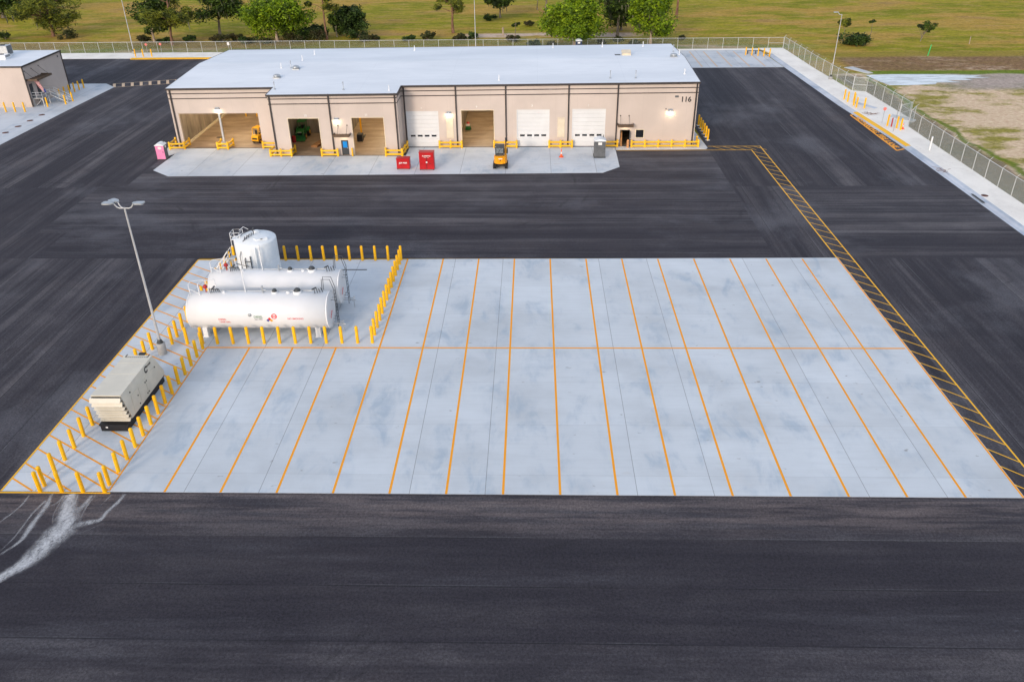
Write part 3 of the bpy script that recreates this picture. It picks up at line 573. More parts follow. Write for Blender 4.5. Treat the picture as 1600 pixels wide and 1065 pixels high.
# upright tank
t=thing('upright_tank','white upright ribbed tank with domed top behind the two horizontal tanks','storage tank',(-3.1,32.4,0),'fuel tanks on the concrete')
b=MB(); b.lathe([(2.0,0),(2.0,2.0),(1.995,2.02),(2.0,2.04),(2.0,3.86),(1.98,3.95),(1.9,4.02),(1.3,4.22),(.7,4.36),(.3,4.40),(0,4.41)],40); part('tank_shell',b,M['polyw'],t)
b=MB(); b.lathe([(.32,4.35),(.32,4.58),(.22,4.63),(0,4.64)],18,Matrix.Translation((.15,.3,0))); part('manway',b,M['polyw'],t)
b=MB(); b.prism([(.55,-1.3),(1.5,-.75),(1.35,-.5),(.2,-1.0)],4.0,4.36); part('moulded_step',b,M['polyw'],t)
b=MB()
for x in (.55,.95): b.tube([(x,-2.02,.1),(x,-2.12,3.5),(x,-1.95,3.75)],.055,8)
part('vent_pipe',b,M['polyw'],t)
b=MB(); b.tube([(-1.0,-1.9,.2),(-1.0,-2.0,2.9),(-.7,-1.3,4.2),(-.2,-.6,4.6)],.035,6); b.tube([(-.55,-2.05,.2),(-.55,-2.1,2.6),(-.55,-1.9,2.7)],.05,6); b.tube([(0,-2.08,.2),(0,-2.12,2.95)],.05,6); b.tube([(-.55,-2.1,2.4),(0,-2.12,2.4)],.04,6); b.tube([(-1.9,-1.2,1.8),(-.3,-2.1,1.9)],.035,6); part('process_pipe',b,M['dkpipe'],t)
b=MB(); 
for a in range(5): b.cyl((-.6+.16*a,-1.2+.2*a,4.25+.06*a),(-.5+.16*a,-1.2+.2*a,4.6+.05*a),.05,n=6)
b.tube([(-1.7,-.4,4.0),(-1.0,-.2,4.5),(-.2,.2,4.75)],.04,6); b.cyl((-.15,.2,4.6),(-.05,.1,5.0),.06,n=6); part('valve_manifold',b,M['dkpipe'],t)
b=MB(); b.box(-2.1,-1.2,-.7,.3,4.02,4.07)
for p in ((-2.1,-.7),(-1.2,-.7),(-2.1,.3),(-1.2,.3)): b.tube([(p[0],p[1],3.3),(p[0],p[1],4.75)],.03,6)
for z in (4.4,4.75): b.tube([(-2.1,-.7,z),(-1.2,-.7,z),(-1.2,.3,z),(-2.1,.3,z),(-2.1,-.7,z)],.025,6)
b.tube([(-1.25,-.4,4.9),(-.9,-.1,5.15),(-.55,.15,4.8)],.03,6); part('platform',b,M['white'],t)
b=MB(); b.box(.9,1.1,-1.2,-.95,4.3,4.32); part('gauge',b,M['dkgrey'],t)
# stair rails left of upright tank
t=thing('access_stair','small white access stair with slanting rails beside the upright tank','stair',(-6.0,31.5,0))
b=MB()
for y0 in (-.45,.45):
    b.tube([(-1.2,y0,.1),(.5,y0,2.3)],.04,6); b.tube([(-1.2,y0,1.0),(.5,y0,3.2)],.03,6); b.tube([(-1.2,y0,.55),(.5,y0,2.75)],.025,6)
    for k in range(3): b.tube([(-1.2+.85*k,y0,.1+1.1*k),(-1.2+.85*k,y0,1.0+1.1*k)],.03,6)
part('railing',b,M['white'],t)
b=MB()
for k in range(8): b.box(-1.2+.22*k,-.95+.22*k,-.44,.44,.14+.28*k,.18+.28*k)
part('tread',b,M['galv'],t)
b=MB(); b.tube([(.5,-.45,0),(.5,-.45,3.2)],.05,6); b.tube([(.5,.45,0),(.5,.45,3.2)],.05,6); b.box(.45,1.0,-.45,.45,2.28,2.33); part('landing',b,M['galv'],t)

# ---------------------------------------------------------------- generator
t=thing('generator','large beige generator enclosure with louvred near end on a black fuel base','generator',(-6.14,9.75,0)); t.scale=(1.03,1,1.07)
# local: x -0.98..0.98, y -3.3..3.5
b=MB(); b.box(-.95,.95,-3.25,3.35,.02,.52); b.box(-1.0,1.0,-3.3,3.4,.46,.56); part('fuel_base',b,M['black'],t)
b=MB(); prof=[(-2.45,.56),(-2.45,.62),(-3.1,2.72),(-3.1,2.8),(2.35,2.8),(2.35,2.7),(3.45,.95),(3.45,.56)]
n=len(prof); vs=[(-1.03,y,z) for y,z in prof]+[(1.03,y,z) for y,z in prof]
b.add(vs,[tuple(range(n-1,-1,-1)),tuple(range(n,2*n))]+[(i,(i+1)%n,(i+1)%n+n,i+n) for i in range(n)]); part('enclosure',b,M['gen'],t)
lb=[]
b=MB()
z=.66
for k in range(6):
    z0=.70+.36*k; off=(z0-.62)*.31
    y0=-2.47-off
    b.add([(-1.06,y0-.05,z0),(1.06,y0-.05,z0),(1.06,y0-.02,z0+.02),(-1.06,y0-.02,z0+.02),(-1.06,y0-.40,z0-.10),(1.06,y0-.40,z0-.10),(1.06,y0-.40,z0-.06),(-1.06,y0-.40,z0-.06)],[(0,1,5,4),(3,7,6,2),(4,5,6,7)])
    hh=.28 if k>=4 else .13
    b.add([(-1.06,y0-.42,z0-.10),(1.06,y0-.42,z0-.10),(1.06,y0-.22,z0-.10+hh),(-1.06,y0-.22,z0-.10+hh),(-1.06,y0-.39,z0-.10),(1.06,y0-.39,z0-.10),(1.06,y0-.19,z0-.10+hh),(-1.06,y0-.19,z0-.10+hh)],[(0,1,2,3),(7,6,5,4),(3,2,6,7),(0,4,5,1),(0,3,7,4),(1,5,6,2)])
part('louver',b,M['gen'],t)
b=MB(); b.add([(-1.0,-2.52,.60),(1.0,-2.52,.60),(1.0,-3.17,2.72),(-1.0,-3.17,2.72)],[(0,1,2,3)]); part('louver_gap_shade',b,M['black'],t)  # black sheet behind the blades paints the shade in the louver gaps
b=MB()
for y0,y1 in ((-1.9,-.75),(-.7,.45),(.5,1.9)): b.box(1.03,1.05,y0,y1,.72,2.0)
dr=part('access_door',b,M['gen'],t)
b=MB()
for y,z in ((-1.0,1.5),(-1.0,.85),(.35,1.72),(.6,1.72),(.35,.85),(.6,.85),(2.2,1.9),(-1.9,2.3)): b.cyl((1.04,y,z),(1.075,y,z),.055,n=10)
part('latch',b,M['black'],dr)
b=text_mb('C',.62,frame((1.036,.95,2.38),(0,1,0),(0,0,1)),.004,'CENTER',.035); text_mb('POWER',.2,frame((1.036,1.5,2.5),(0,1,0.0),(0,0,1)),.003,'CENTER',.006,b); part('emblem',b,M['black'],t)
b=MB()
for k in range(11): b.box(-.75+.145*k,-.65+.145*k,2.02,2.07,2.8,2.812)
for s in (-1,1): b.box(s*.82-.03,s*.82+.03,2.05,2.45,2.8,2.815)
b.box(.05,.5,2.35,2.6,2.8,2.9); part('roof_bracket',b,M['black'],t)
b=MB(); b.box(-1.04,1.04,-.28,-.25,2.8,2.81); b.box(-1.04,1.04,1.2,1.22,2.8,2.81); part('roof_seam',b,M['gen'],t)
b=MB(); b.box(-.55,-.4,-3.31,-3.3,.3,.42); part('data_plate',b,M['wlet'],t)

# ---------------------------------------------------------------- light poles
def light_pole(x,y,h,label,heads,base_h=1.05,r=.09):
    t=thing('light_pole',label,'light pole',(x,y,0),'lamp poles round the yard')
    b=MB(); b.lathe([(.36,-.05),(.36,base_h-.04),(.32,base_h),(0,base_h)],20); part('concrete_base',b,M['precast'],t)
    b=MB(); b.lathe([(.26,base_h),(.26,base_h+.06),(.15,base_h+.3),(.14,base_h+.34)],14); part('base_cover',b,M['dkgrey'],t)
    b=MB(); b.tube([(0,0,base_h+.05),(0,0,h*.5),(0,0,h)],[r*1.25,r,r*.72],12); part('pole',b,M['pole'],t)
    for ang,dist in heads:
        c,s=math.cos(ang),math.sin(ang); m=Matrix.Translation((0,0,h))@Matrix.Rotation(ang,4,'Z')
        b=MB(); b.tube([m@Vector(p) for p in ((0,0,-.05),(.35*dist,0,-.06),(.55*dist,0,.02),(.68*dist,0,.2),(.74*dist,0,.30))],.045,8); a=part('arm',b,M['pole'],t)
        b=MB(); m2=m@Matrix.Translation((.72*dist,0,.33)); b.prism([(0,-.12),(.25,-.28),(.75,-.3),(.86,-.22),(.86,.22),(.75,.3),(.25,.28),(0,.12)],-.03,.07,m2); hd=part('lamp_head',b,M['galv'],a)
        b=MB(); b.prism([(.28,-.2),(.72,-.2),(.72,.2),(.28,.2)],-.045,-.028,m2); part('lamp_lens',b,M['glass'],hd)
    return t
light_pole(-6.98,17.3,12.85,'tall grey twin-headed lamp pole on round concrete base beside the tanks',((0,1.0),(math.pi,1.0),(math.pi-.5,.85)))
light_pole(79.0,116.0,11.4,'slim pale lamp pole on the shell strip by the right fence',((math.pi,.9),),.6,.075)
light_pole(-64.4,145.2,13.5,'slim leaning-looking lamp pole behind the left building at the back fence',((math.pi,1),(0,1)),.6,.08)
light_pole(11.3,145.3,13.5,'slim pale lamp pole rising behind the big roof',((math.pi,1),(0,1)),.6,.08)

# ---------------------------------------------------------------- main building
def ez(x): return 8.66+(x-9)*.0065
XL,XR,YF,YB=-27.6,46.72,75.0,102.6
BX0,BX1,BY=-12.3,5.3,71.25
bld=thing('maintenance_building','long tan maintenance building with white roof and number 116','building',(9.5,88,0))
wallm=MB()
def facade(mb,x0,x1,y,openings,th=.3,ztop=None,nx=6):
    xs=sorted(set([x0,x1]+[v for o in openings for v in o[:2]]+[x0+(x1-x0)*k/nx for k in range(nx+1)])); zs=sorted(set([0.0]+[v for o in openings for v in o[2:4]]))
    zs=[z for z in zs if z<6.5]
    def inside(xa,xb,za,zb): return any(o[0]<=xa+1e-6 and xb<=o[1]+1e-6 and o[2]<=za+1e-6 and zb<=o[3]+1e-6 for o in openings)
    for i in range(len(xs)-1):
        for j in range(len(zs)):
            za=zs[j]; top=j==len(zs)-1
            xa,xb=xs[i],xs[i+1]
            zb0=zs[j+1] if not top else (ztop(xa) if ztop else 6); zb1=zs[j+1] if not top else (ztop(xb) if ztop else 6)
            if not top and inside(xa,xb,za,zs[j+1]): continue
            mb.add([(xa,y,za),(xb,y,za),(xb,y,zb1),(xa,y,zb0)],[(0,1,2,3)])
            mb.add([(xa,y+th,za),(xb,y+th,za),(xb,y+th,zb1),(xa,y+th,zb0)],[(3,2,1,0)])
    for o in openings:
        a,b_,c,d=o[:4]
        mb.add([(a,y,c),(a,y+th,c),(a,y+th,d),(a,y,d)],[(0,3,2,1)]); mb.add([(b_,y,c),(b_,y+th,c),(b_,y+th,d),(b_,y,d)],[(0,1,2,3)])
        mb.add([(a,y,d),(b_,y,d),(b_,y+th,d),(a,y+th,d)],[(0,3,2,1)])
        if c>.01: mb.add([(a,y,c),(b_,y,c),(b_,y+th,c),(a,y+th,c)],[(0,1,2,3)])
op1=(-26.65,-15.25,0,4.95); op2=(-9.95,-5.72,0,5.15); op3=(-1.13,3.25,0,5.22); dB=(-2.93,-1.93,0,2.12)
rd=[(5.95,10.35,0,5.05),(21.6,26.08,0,5.2),(29.43,33.97,0,5.25)]; op6=(13.7,18.25,0,5.18); dM=(36.2,37.6,.0,2.35); wM=(38.4,39.58,1.2,2.38)
facade(wallm,XL,BX0,YF,[op1],.3,ez); facade(wallm,BX0,BX1,BY,[op2,dB,op3],.3,lambda x:ez(x)-.14); facade(wallm,BX1,XR,YF,rd+[op6,dM,wM],.3,ez)
for x,s in ((BX0,1),(BX1,1)):
    wallm.add([(x,BY,0),(x,YF,0),(x,YF,ez(x)),(x,BY,ez(x)-.14)],[(0,1,2,3)])
for x in (XL,XR):
    wallm.add([(x,YF,0),(x,YB,0),(x,YB,ez(x)),(x,(YF+YB)/2,ez(x)+.62),(x,YF,ez(x))],[(0,1,2,3,4)])
wallm.add([(XL,YB,0),(XR,YB,0),(XR,YB,ez(XR)),(XL,YB,ez(XL))],[(0,3,2,1)])
part('wall',wallm,M['wall'],bld,True)
inn=MB()
def iwall(x,y0,y1,z=8.0): inn.box(x-.1,x+.1,y0,y1,.0,z)
iwall(-27.25,75.35,102.2); iwall(-12.05,75.35,102.2); iwall(-12.05,71.6,75.2); iwall(-4.0,71.6,102.2); iwall(5.05,71.6,102.2); iwall(13.0,75.35,102.2); iwall(20.0,75.35,102.2)
inn.box(-11.9,-4.15,82.4,82.6,.0,8.0); inn.box(-27.1,-12.2,101.9,102.1,0,8.0); inn.box(-3.85,4.9,97.0,97.2,0,8.0); inn.box(13.15,19.85,100.0,100.2,0,8)
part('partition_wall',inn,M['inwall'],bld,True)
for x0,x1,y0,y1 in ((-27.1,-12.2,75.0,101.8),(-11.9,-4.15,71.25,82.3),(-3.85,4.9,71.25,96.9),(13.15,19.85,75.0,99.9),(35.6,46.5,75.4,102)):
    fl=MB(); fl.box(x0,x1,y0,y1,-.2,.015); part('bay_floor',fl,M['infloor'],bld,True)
ce=MB(); ce.box(-27.1,46.5,75.4,102.2,8.0,8.08); ce.box(-11.9,4.9,71.6,75.39,8.0,8.08); part('bay_ceiling',ce,M['ceil'],bld,True)
kb2=MB(); kb2.box(-27.13,-26.75,75.6,101.8,.0,.22); part('floor_kerb',kb2,M['louv'],bld,True)
dk=MB()
for x,y in ((-23.4,80.2),(-17.9,79.9),(-17.9,92)): dk.box(x-.45,x+.45,y-.3,y+.3,.012,.021)
part('floor_drain',dk,M['black'],bld,True)
# roof with a low ridge and the front bump
rf=MB(); oh=.12; YR=(YF+YB)/2
def rz(x,y): return ez(x)+.05+(.62*(1-abs(y-YR)/(YR-YF)))
def rq(x0,x1,y0,y1,nx=4):
    for k in range(nx):
        xa=x0+(x1-x0)*k/nx; xb=x0+(x1-x0)*(k+1)/nx
        rf.add([(xa,y0,rz(xa,y0)),(xb,y0,rz(xb,y0)),(xb,y1,rz(xb,y1)),(xa,y1,rz(xa,y1))],[(0,1,2,3)])
rq(XL-oh,XR+oh,YF-oh,YR); rq(XL-oh,XR+oh,YR,YB+oh)
rf.add([(BX0-oh,BY-oh,rz(BX0,BY)),(BX1+oh,BY-oh,rz(BX1,BY)),(BX1+oh,YF-oh,rz(BX1,YF-oh)),(BX0-oh,YF-oh,rz(BX0,YF-oh))],[(0,1,2,3)])
roof=part('roof',rf,M['roof'],bld,True)
tr=MB()
def eave(p,q,h=.24,d=.1):
    (x0,y0,z0),(x1,y1,z1)=p,q; dv=Vector((x1-x0,y1-y0,0)).normalized(); nn=Vector((dv.y,-dv.x,0))*d
    vs=[(x0,y0,z0-h),(x1,y1,z1-h),(x1,y1,z1+.03),(x0,y0,z0+.03)]; vs+=[(a+nn.x,b+nn.y,c) for a,b,c in vs]
    tr.add(vs,[(0,3,2,1),(4,5,6,7),(0,1,5,4),(1,2,6,5),(2,3,7,6),(3,0,4,7)])
def E(x,y): return (x,y,rz(x,y))
eave(E(XL-oh,YF-oh),E(BX0-oh,YF-oh)); eave(E(BX0-oh,YF-oh),E(BX0-oh,BY-oh)); eave(E(BX0-oh,BY-oh),E(BX1+oh,BY-oh)); eave(E(BX1+oh,BY-oh),E(BX1+oh,YF-oh)); eave(E(BX1+oh,YF-oh),E(XR+oh,YF-oh))
eave(E(XR+oh,YF-oh),E(XR+oh,YR),.2,.05); eave(E(XR+oh,YR),E(XR+oh,YB+oh),.2,.05); eave(E(XL-oh,YR),E(XL-oh,YF-oh),.2,.05); eave(E(XL-oh,YB+oh),E(XL-oh,YR),.2,.05); eave(E(XR+oh,YB+oh),E(XL-oh,YB+oh))
part('eave_trim',tr,M['trim'],bld,True)
st=MB()
for dz in (.72,1.40):
    for x0,x1,y in ((XL,BX0,YF),(BX0-.035,BX1+.035,BY),(BX1,XR+.035,YF)):
        za,zb=ez(x0)-dz,ez(x1)-dz; st.add([(x0,y-.035,za-.06),(x1,y-.035,zb-.06),(x1,y-.035,zb+.06),(x0,y-.035,za+.06),(x0,y,za-.06),(x1,y,zb-.06),(x1,y,zb+.06),(x0,y,za+.06)],[(0,1,2,3),(0,4,5,1),(3,2,6,7),(1,5,6,2),(0,3,7,4)])
    za=ez(BX1)-dz; st.box(BX1,BX1+.035,BY,YF-.04,za-.06,za+.06); za=ez(XR)-dz; st.box(XR,XR+.035,YF,YB,za-.06,za+.06)
part('reveal_band',st,M['trim'],bld,True)
for x,y in ((-27.2,YF),(13.0,YF),(20.0,YF),(28.8,YF),(35.62,YF),(46.45,YF),(-12.1,BY),(-4.0,BY),(5.05,BY),(5.75,YF)):
    d=MB(); z1=ez(x)-.1; d.box(x-.09,x+.09,y-.17,y-.01,.25,z1); d.add([(x-.09,y-.17,.25),(x+.09,y-.17,.25),(x+.09,y-.34,.08),(x-.09,y-.34,.08),(x-.09,y-.01,.25),(x+.09,y-.01,.25),(x+.09,y-.25,.02),(x-.09,y-.25,.02)],[(0,1,2,3),(4,7,6,5),(0,3,7,4),(1,5,6,2),(3,2,6,7)])
    part('downspout',d,M['trim'],bld,True)
for a,b_,c,d in rd:
    m=MB(); nP=9
    for k in range(nP):
        z0=c+(d-c)*k/nP; z1=c+(d-c)*(k+1)/nP; m.box(a+.02,b_-.02,YF+.10,YF+.15,z0+.008,z1-.008)
        for rr in (.33,.66): m.box(a+.02,b_-.02,YF+.092,YF+.10,z0+(z1-z0)*rr-.02,z0+(z1-z0)*rr+.02)
    dd=part('rollup_door',m,M['doorw'],bld,True)
    for k in range(4):
        m=MB(); xx=a+(b_-a)*(.16+.227*k); m.box(xx-.34,xx+.34,YF+.075,YF+.10,1.46,1.72); part('window_pane',m,M['glass'],dd,True)
    m=MB(); m.box(a-.08,a+.02,YF-.01,YF+.1,c,d+.06); m.box(b_-.02,b_+.08,YF-.01,YF+.1,c,d+.06); m.box(a+.02,b_-.02,YF-.01,YF+.1,d-.02,d+.06); part('door_frame',m,M['doorw'],dd,True)
# trims round open bays
m=MB()
for (a,b_,c,d),y in ((op2,BY),(op3,BY),(op6,YF)):
    m.box(a-.1,a,y-.02,y+.1,c,d+.1); m.box(b_,b_+.1,y-.02,y+.1,c,d+.1); m.box(a,b_,y-.02,y+.1,d,d+.1)
part('bay_frame',m,M['louv'],bld,True)
# personnel doors
def pdoor(a,b_,d,y,pane):
    m=MB(); m.box(a+.06,b_-.06,y+.08,y+.14,.02,d-.06); dd=part('door',m,M['door'],bld,True)
    m=MB(); m.box(a,a+.06,y-.01,y+.16,0,d); m.box(b_-.06,b_,y-.01,y+.16,0,d); m.box(a+.06,b_-.06,y-.01,y+.16,d-.06,d); part('door_frame',m,M['dkgrey'],dd,True)
    if pane: 
        m=MB(); m.box(a+.2,b_-.2,y+.065,y+.08,1.05,d-.2); part('door_pane',m,M['bluef'],dd,True)
    m=MB(); m.cyl((b_-.16,y+.08,1.0),(b_-.16,y-.0,1.0),.045,n=8); m.box(b_-.24,b_-.12,y-.03,y-.0,.97,1.03); part('handle',m,M['galv'],dd,True)
pdoor(*dB[:2],dB[3],BY,True); 
m=MB(); m.box(dM[0],dM[0]+.06,YF-.01,YF+.16,0,2.35); m.box(dM[1]-.06,dM[1],YF-.01,YF+.16,0,2.35); m.box(dM[0]+.06,dM[1]-.06,YF-.01,YF+.16,2.29,2.35); part('door_frame',m,M['dkgrey'],bld,True)
m=MB(); m.box(dM[1]-.1,dM[1]-.04,YF-.55,YF-.01,.05,2.28); part('open_door',m,M['door'],bld,True)
m=MB(); m.box(wM[0]+.05,wM[1]-.05,YF+.06,YF+.09,1.25,2.33); wn=part('window',m,M['glass'],bld,True)
m=MB(); m.box(wM[0]-.05,wM[0]+.05,YF-.03,YF+.1,1.15,2.43); m.box(wM[1]-.05,wM[1]+.05,YF-.03,YF+.1,1.15,2.43); m.box(wM[0]+.05,wM[1]-.05,YF-.03,YF+.1,2.33,2.43); m.box(wM[0]+.05,wM[1]-.05,YF-.05,YF+.1,1.15,1.25); part('window_frame',m,M['louv'],wn,True)
for x0,x1,z0,z1 in ((11.5,12.5,1.25,4.1),(27.3,28.3,1.35,4.15)):
    m=MB(); m.box(x0,x0+.07,YF-.05,YF,z0,z1); m.box(x1-.07,x1,YF-.05,YF,z0,z1); m.box(x0+.07,x1-.07,YF-.05,YF,z1-.07,z1); m.box(x0+.07,x1-.07,YF-.05,YF,z0,z0+.07)
    z=z0+.1
    while z<z1-.15: m.add([(x0+.07,YF-.045,z),(x1-.07,YF-.045,z),(x1-.07,YF-.005,z+.13),(x0+.07,YF-.005,z+.13)],[(0,1,2,3)]); z+=.16
    part('louver_vent',m,M['louv'],bld,True)
def awning(x0,x1,y,z,rods):
    m=MB(); m.box(x0,x1,y-1.15,y,z,z+.05); m.box(x0,x1,y-1.2,y-1.15,z-.08,z+.24); m.box(x0-.05,x0,y-1.2,y,z-.08,z+.24); m.box(x1,x1+.05,y-1.2,y,z-.08,z+.24)
    for k in range(5): m.box(x0+(x1-x0)*(k+.5)/5-.03,x0+(x1-x0)*(k+.5)/5+.03,y-1.14,y-.02,z+.05,z+.09)
    a=part('awning',m,M['awn'],bld,True)
    m=MB()
    for x in rods: m.tube([(x,y-.02,z+1.25),(x,y-1.0,z+.1)],.022,6); m.cyl((x,y,z+1.25),(x,y-.05,z+1.25),.09,n=10)
    part('tie_rod',m,M['trim'],a,True)
awning(-3.68,-1.5,BY,2.95,(-3.1,-1.85)); awning(35.82,37.9,YF,3.1,(36.15,37.35))
LAMPS=[]
def wlamp(x,y,z,e=15):
    m=MB(); m.add([(x-.32,y-.34,z+.02),(x+.32,y-.34,z+.02),(x+.32,y,z+.30),(x-.32,y,z+.30),(x-.32,y,z),(x+.32,y,z)],[(0,1,2,3),(0,3,4),(1,5,2),]); m.box(x-.2,x+.2,y-.06,y,z+.02,z+.34); a=part('wall_lamp',m,M['galv'],bld,True)
    m=MB(); m.box(x-.27,x+.27,y-.30,y-.03,z-.03,z+.01); part('lamp_lens',m,M['lens'],a,True)
    LAMPS.append((x,y-.32,z-.12,e))
wlamp(-3.2,BY,4.95); wlamp(11.95,YF,4.75); wlamp(43.05,YF,4.95); wlamp(-20.9,YF,5.5)
for x,y,z in ((-2.43,BY-.5,2.9),(36.9,YF-.5,3.05)):
    m=MB(); m.lathe([(.1,0),(.1,.05)],10,Matrix.Translation((x,y,z))); m.lathe([(0,-.005),(.085,-.004),(.09,.02)],10,Matrix.Translation((x,y,z))); part('downlight',m,M['lens'],bld,True); LAMPS.append((x,y,z-.12,10))
b=text_mb('116',1.0,frame((45.1,YF-.03,6.55),(1,0,0),(0,0,1)),.03,'CENTER',.012); part('house_number',b,M['letter'],bld,True)
b=MB()
for s_,x,y,z in (('10',-7.45,BY,5.55),('11',.95,BY,5.6),('9',8.1,YF,5.45),('8',15.9,YF,5.65),('7',23.7,YF,5.75),('6',31.6,YF,5.75)): text_mb(s_,.42,frame((x,y-.02,z),(1,0,0),(0,0,1)),.012,'CENTER',.012,b)
part('bay_number',b,M['wlet'],bld,True)
b=MB(); b.box(43.55,44.05,YF-.06,YF,6.85,7.1); b.box(26.0,26.5,YF-.05,YF,8.0,8.12); b.box(42.35,42.5,YF-.06,YF,5.2,5.35); part('wall_box',b,M['grey'],bld,True)
# roof vents
def vent(x,y,kind):
    z=rz(x,y); m=MB()
    if kind=='pipe': m.lathe([(.16,z-.02),(.12,z+.12),(.06,z+.16),(.06,z+.75),(0,z+.76)],10,Matrix.Translation((x,y,0))); part('vent_pipe',m,M['white'],roof,True)
    elif kind=='flue': m.lathe([(.2,z-.02),(.12,z+.12),(.05,z+.16),(.05,z+.9),(.09,z+.95),(.09,z+1.05),(0,z+1.1)],10,Matrix.Translation((x,y,0))); part('flue',m,M['galv'],roof,True)
    elif kind=='fan': m.lathe([(.42,z-.05),(.42,z+.18),(.5,z+.20),(.54,z+.32),(.42,z+.45),(.2,z+.52),(0,z+.53)],18,Matrix.Translation((x,y,0))); m.box(x-.5,x+.5,y-.5,y+.5,z-.1,z+.12); part('roof_fan',m,M['galv'],roof,True)
    elif kind=='hatch': m.box(x-.6,x+.7,y-.6,y+.6,z-.1,z+.35); m.add([(x-.65,y-.65,z+.35),(x+.75,y-.65,z+.35),(x+.75,y+.65,z+.65),(x-.65,y+.65,z+.65)],[(0,1,2,3)]); m.box(x-.65,x+.75,y+.6,y+.65,z+.3,z+.65); part('roof_hatch',m,M['louv'],roof,True); m=MB(); m.box(x-1.7,x-.85,y-.4,y+.4,z-.02,z+.03); part('hatch_opening',m,M['black'],roof,True)
for x,y,k in ((-13.2,79.8,'fan'),(-11.6,84.6,'fan'),(-12.5,85.2,'flue'),(-14,85.3,'pipe'),(-12,90.2,'pipe'),(-11.5,96,'pipe'),(-11.9,73.8,'flue'),(-2.2,73.2,'flue'),(4.2,72.4,'pipe'),(19.05,76.9,'pipe'),(34.65,77.3,'flue'),(38.2,77.2,'flue'),(45.3,79,'pipe'),(45.2,89,'fan'),(45.9,94,'flue'),(46.3,90.6,'pipe'),(38.2,91.5,'hatch'),(35.2,100,'pipe'),(41.9,100.3,'pipe'),(27.1,100,'pipe'),(4.3,99.3,'pipe')): vent(x,y,k)
# column in the wide bay
m=MB(); m.box(-20.98,-20.72,75.0,75.26,.9,4.95); part('steel_column',m,M['galv'],bld,True)
m=MB(); m.prism([(-21.2,74.8),(-20.5,74.8),(-20.5,75.5),(-21.2,75.5)],0,.95); part('column_base',m,M['precast'],bld,True)
# bay lights
for x,y in ((-23,80),(-16,80),(-23,90),(-16,92),(-8.3,79),(-.5,76.5),(1.5,85),(-.5,92),(16.5,80),(16.5,90)):
    m=MB(); m.lathe([(.05,7.9),(.06,7.6),(.26,7.35),(.28,7.3)],12,Matrix.Translation((x,y,0))); a=part('bay_lamp',m,M['galv'],bld,True)
    m=MB(); m.lathe([(.26,7.32),(0,7.31)],12,Matrix.Translation((x,y,0))); part('lamp_lens',m,M['lens2'],a,True)
    LAMPS.append((x,y,7.2,400))
for i,(x,y,z,e) in enumerate(LAMPS):
    L=bpy.data.lights.new('lamp_glow','POINT'); L.energy=e*(.35 if (x,y)==(-8.3,79) else 1); L.color=(1,.80,.52); L.shadow_soft_size=.12 if e<100 else .3
    o=bpy.data.objects.new('lamp_glow',L); COL.objects.link(o); o.parent=bld; o.location=Vector((x,y,z))-bld.location

# ---------------------------------------------------------------- yellow pipe guards
def guard(pts,label,posts=None,h=1.08):
    x0,y0=pts[0]; t=thing('guard_rail',label,'guard rail',(x0,y0,0),'yellow pipe guards along the facade')
    P=[Vector((x,y,0)) for x,y in pts]
    segs=list(zip(P,P[1:]))
    spots=[]
    for i,(a,b_) in enumerate(segs):
        n=max(1,round((b_-a).length/(posts or 1.9)))
        for k in range(n+1):
            p=a.lerp(b_,k/n)
            if all((p-q).length>.2 for q in spots): spots.append(p)
    for p in spots:
        m=MB(); m.lathe([(.145,0),(.145,h-.03),(.08,h+.04),(0,h+.05)],12,Matrix.Translation(p)); part('post',m,M['guard'],t,True)
    for z in (.26,.80):
        m=MB()
        for a,b_ in segs: m.cyl(a+Vector((0,0,z)),b_+Vector((0,0,z)),.125,n=10)
        part('rail',m,M['guard'],t,True)
guard([(-26.5,76.4),(-26.5,74.35),(-28.6,74.2),(-28.6,76.6)],'yellow pipe guard wrapped round the far left building corner')
guard([(-21.6,75.9),(-21.6,74.15),(-20.1,74.15),(-19.9,76.0)],'yellow pipe guard round the steel column in the wide open bay')
guard([(-15.1,74.6),(-12.75,74.45)],'short yellow guard between the wide bay and the projecting bays')
guard([(-12.85,73.4),(-12.95,70.75),(-9.98,70.75),(-9.9,72.6)],'yellow guard at the left corner of the projecting bays')
guard([(-5.65,72.3),(-5.7,70.75),(-3.45,70.75)],'yellow guard left of the door with blue glass')
guard([(3.3,71.0),(3.3,70.75),(5.6,70.75),(5.85,74.3)],'yellow guard at the projecting right corner above the red boxes')
guard([(10.45,74.4),(13.65,74.4)],'yellow guard under the louver left of the lone open bay',1.6)
guard([(18.3,74.4),(21.5,74.4)],'yellow guard behind the small excavator',1.6)
guard([(26.15,74.4),(29.4,74.4)],'yellow guard under the louver between two white doors',1.6)
guard([(34.05,74.4),(35.85,74.4)],'short yellow guard behind the grey toilet, left of the leaning board')
guard([(37.85,74.25),(47.3,74.25),(47.4,76.2)],'long yellow guard beneath the lamp and number 116',1.9)
m=MB(); m.lathe([(.12,0),(.12,1.1),(.05,1.16),(0,1.17)],12); single('bollard',m,M['guard'],'short yellow post between the blue glass door and the open bay','bollard',(-1.42,70.85,0))
m=MB(); m.lathe([(.17,0.06),(.17,1.12),(.12,1.2),(0,1.21)],12); single('bollard',m,M['oldguard'],'weathered orange sleeved post in front of the doorway with leaning board','bollard',(37.3,74.1,0))
m=MB(); m.box(-.02,.02,-.16,.16,0,2.35); o=single('leaning_board',m,M['skin_wood'],'long wooden board leaning slanted in the right doorway','board',(36.4,74.7,.06)); o.rotation_euler=(-.06,.42,1.45)
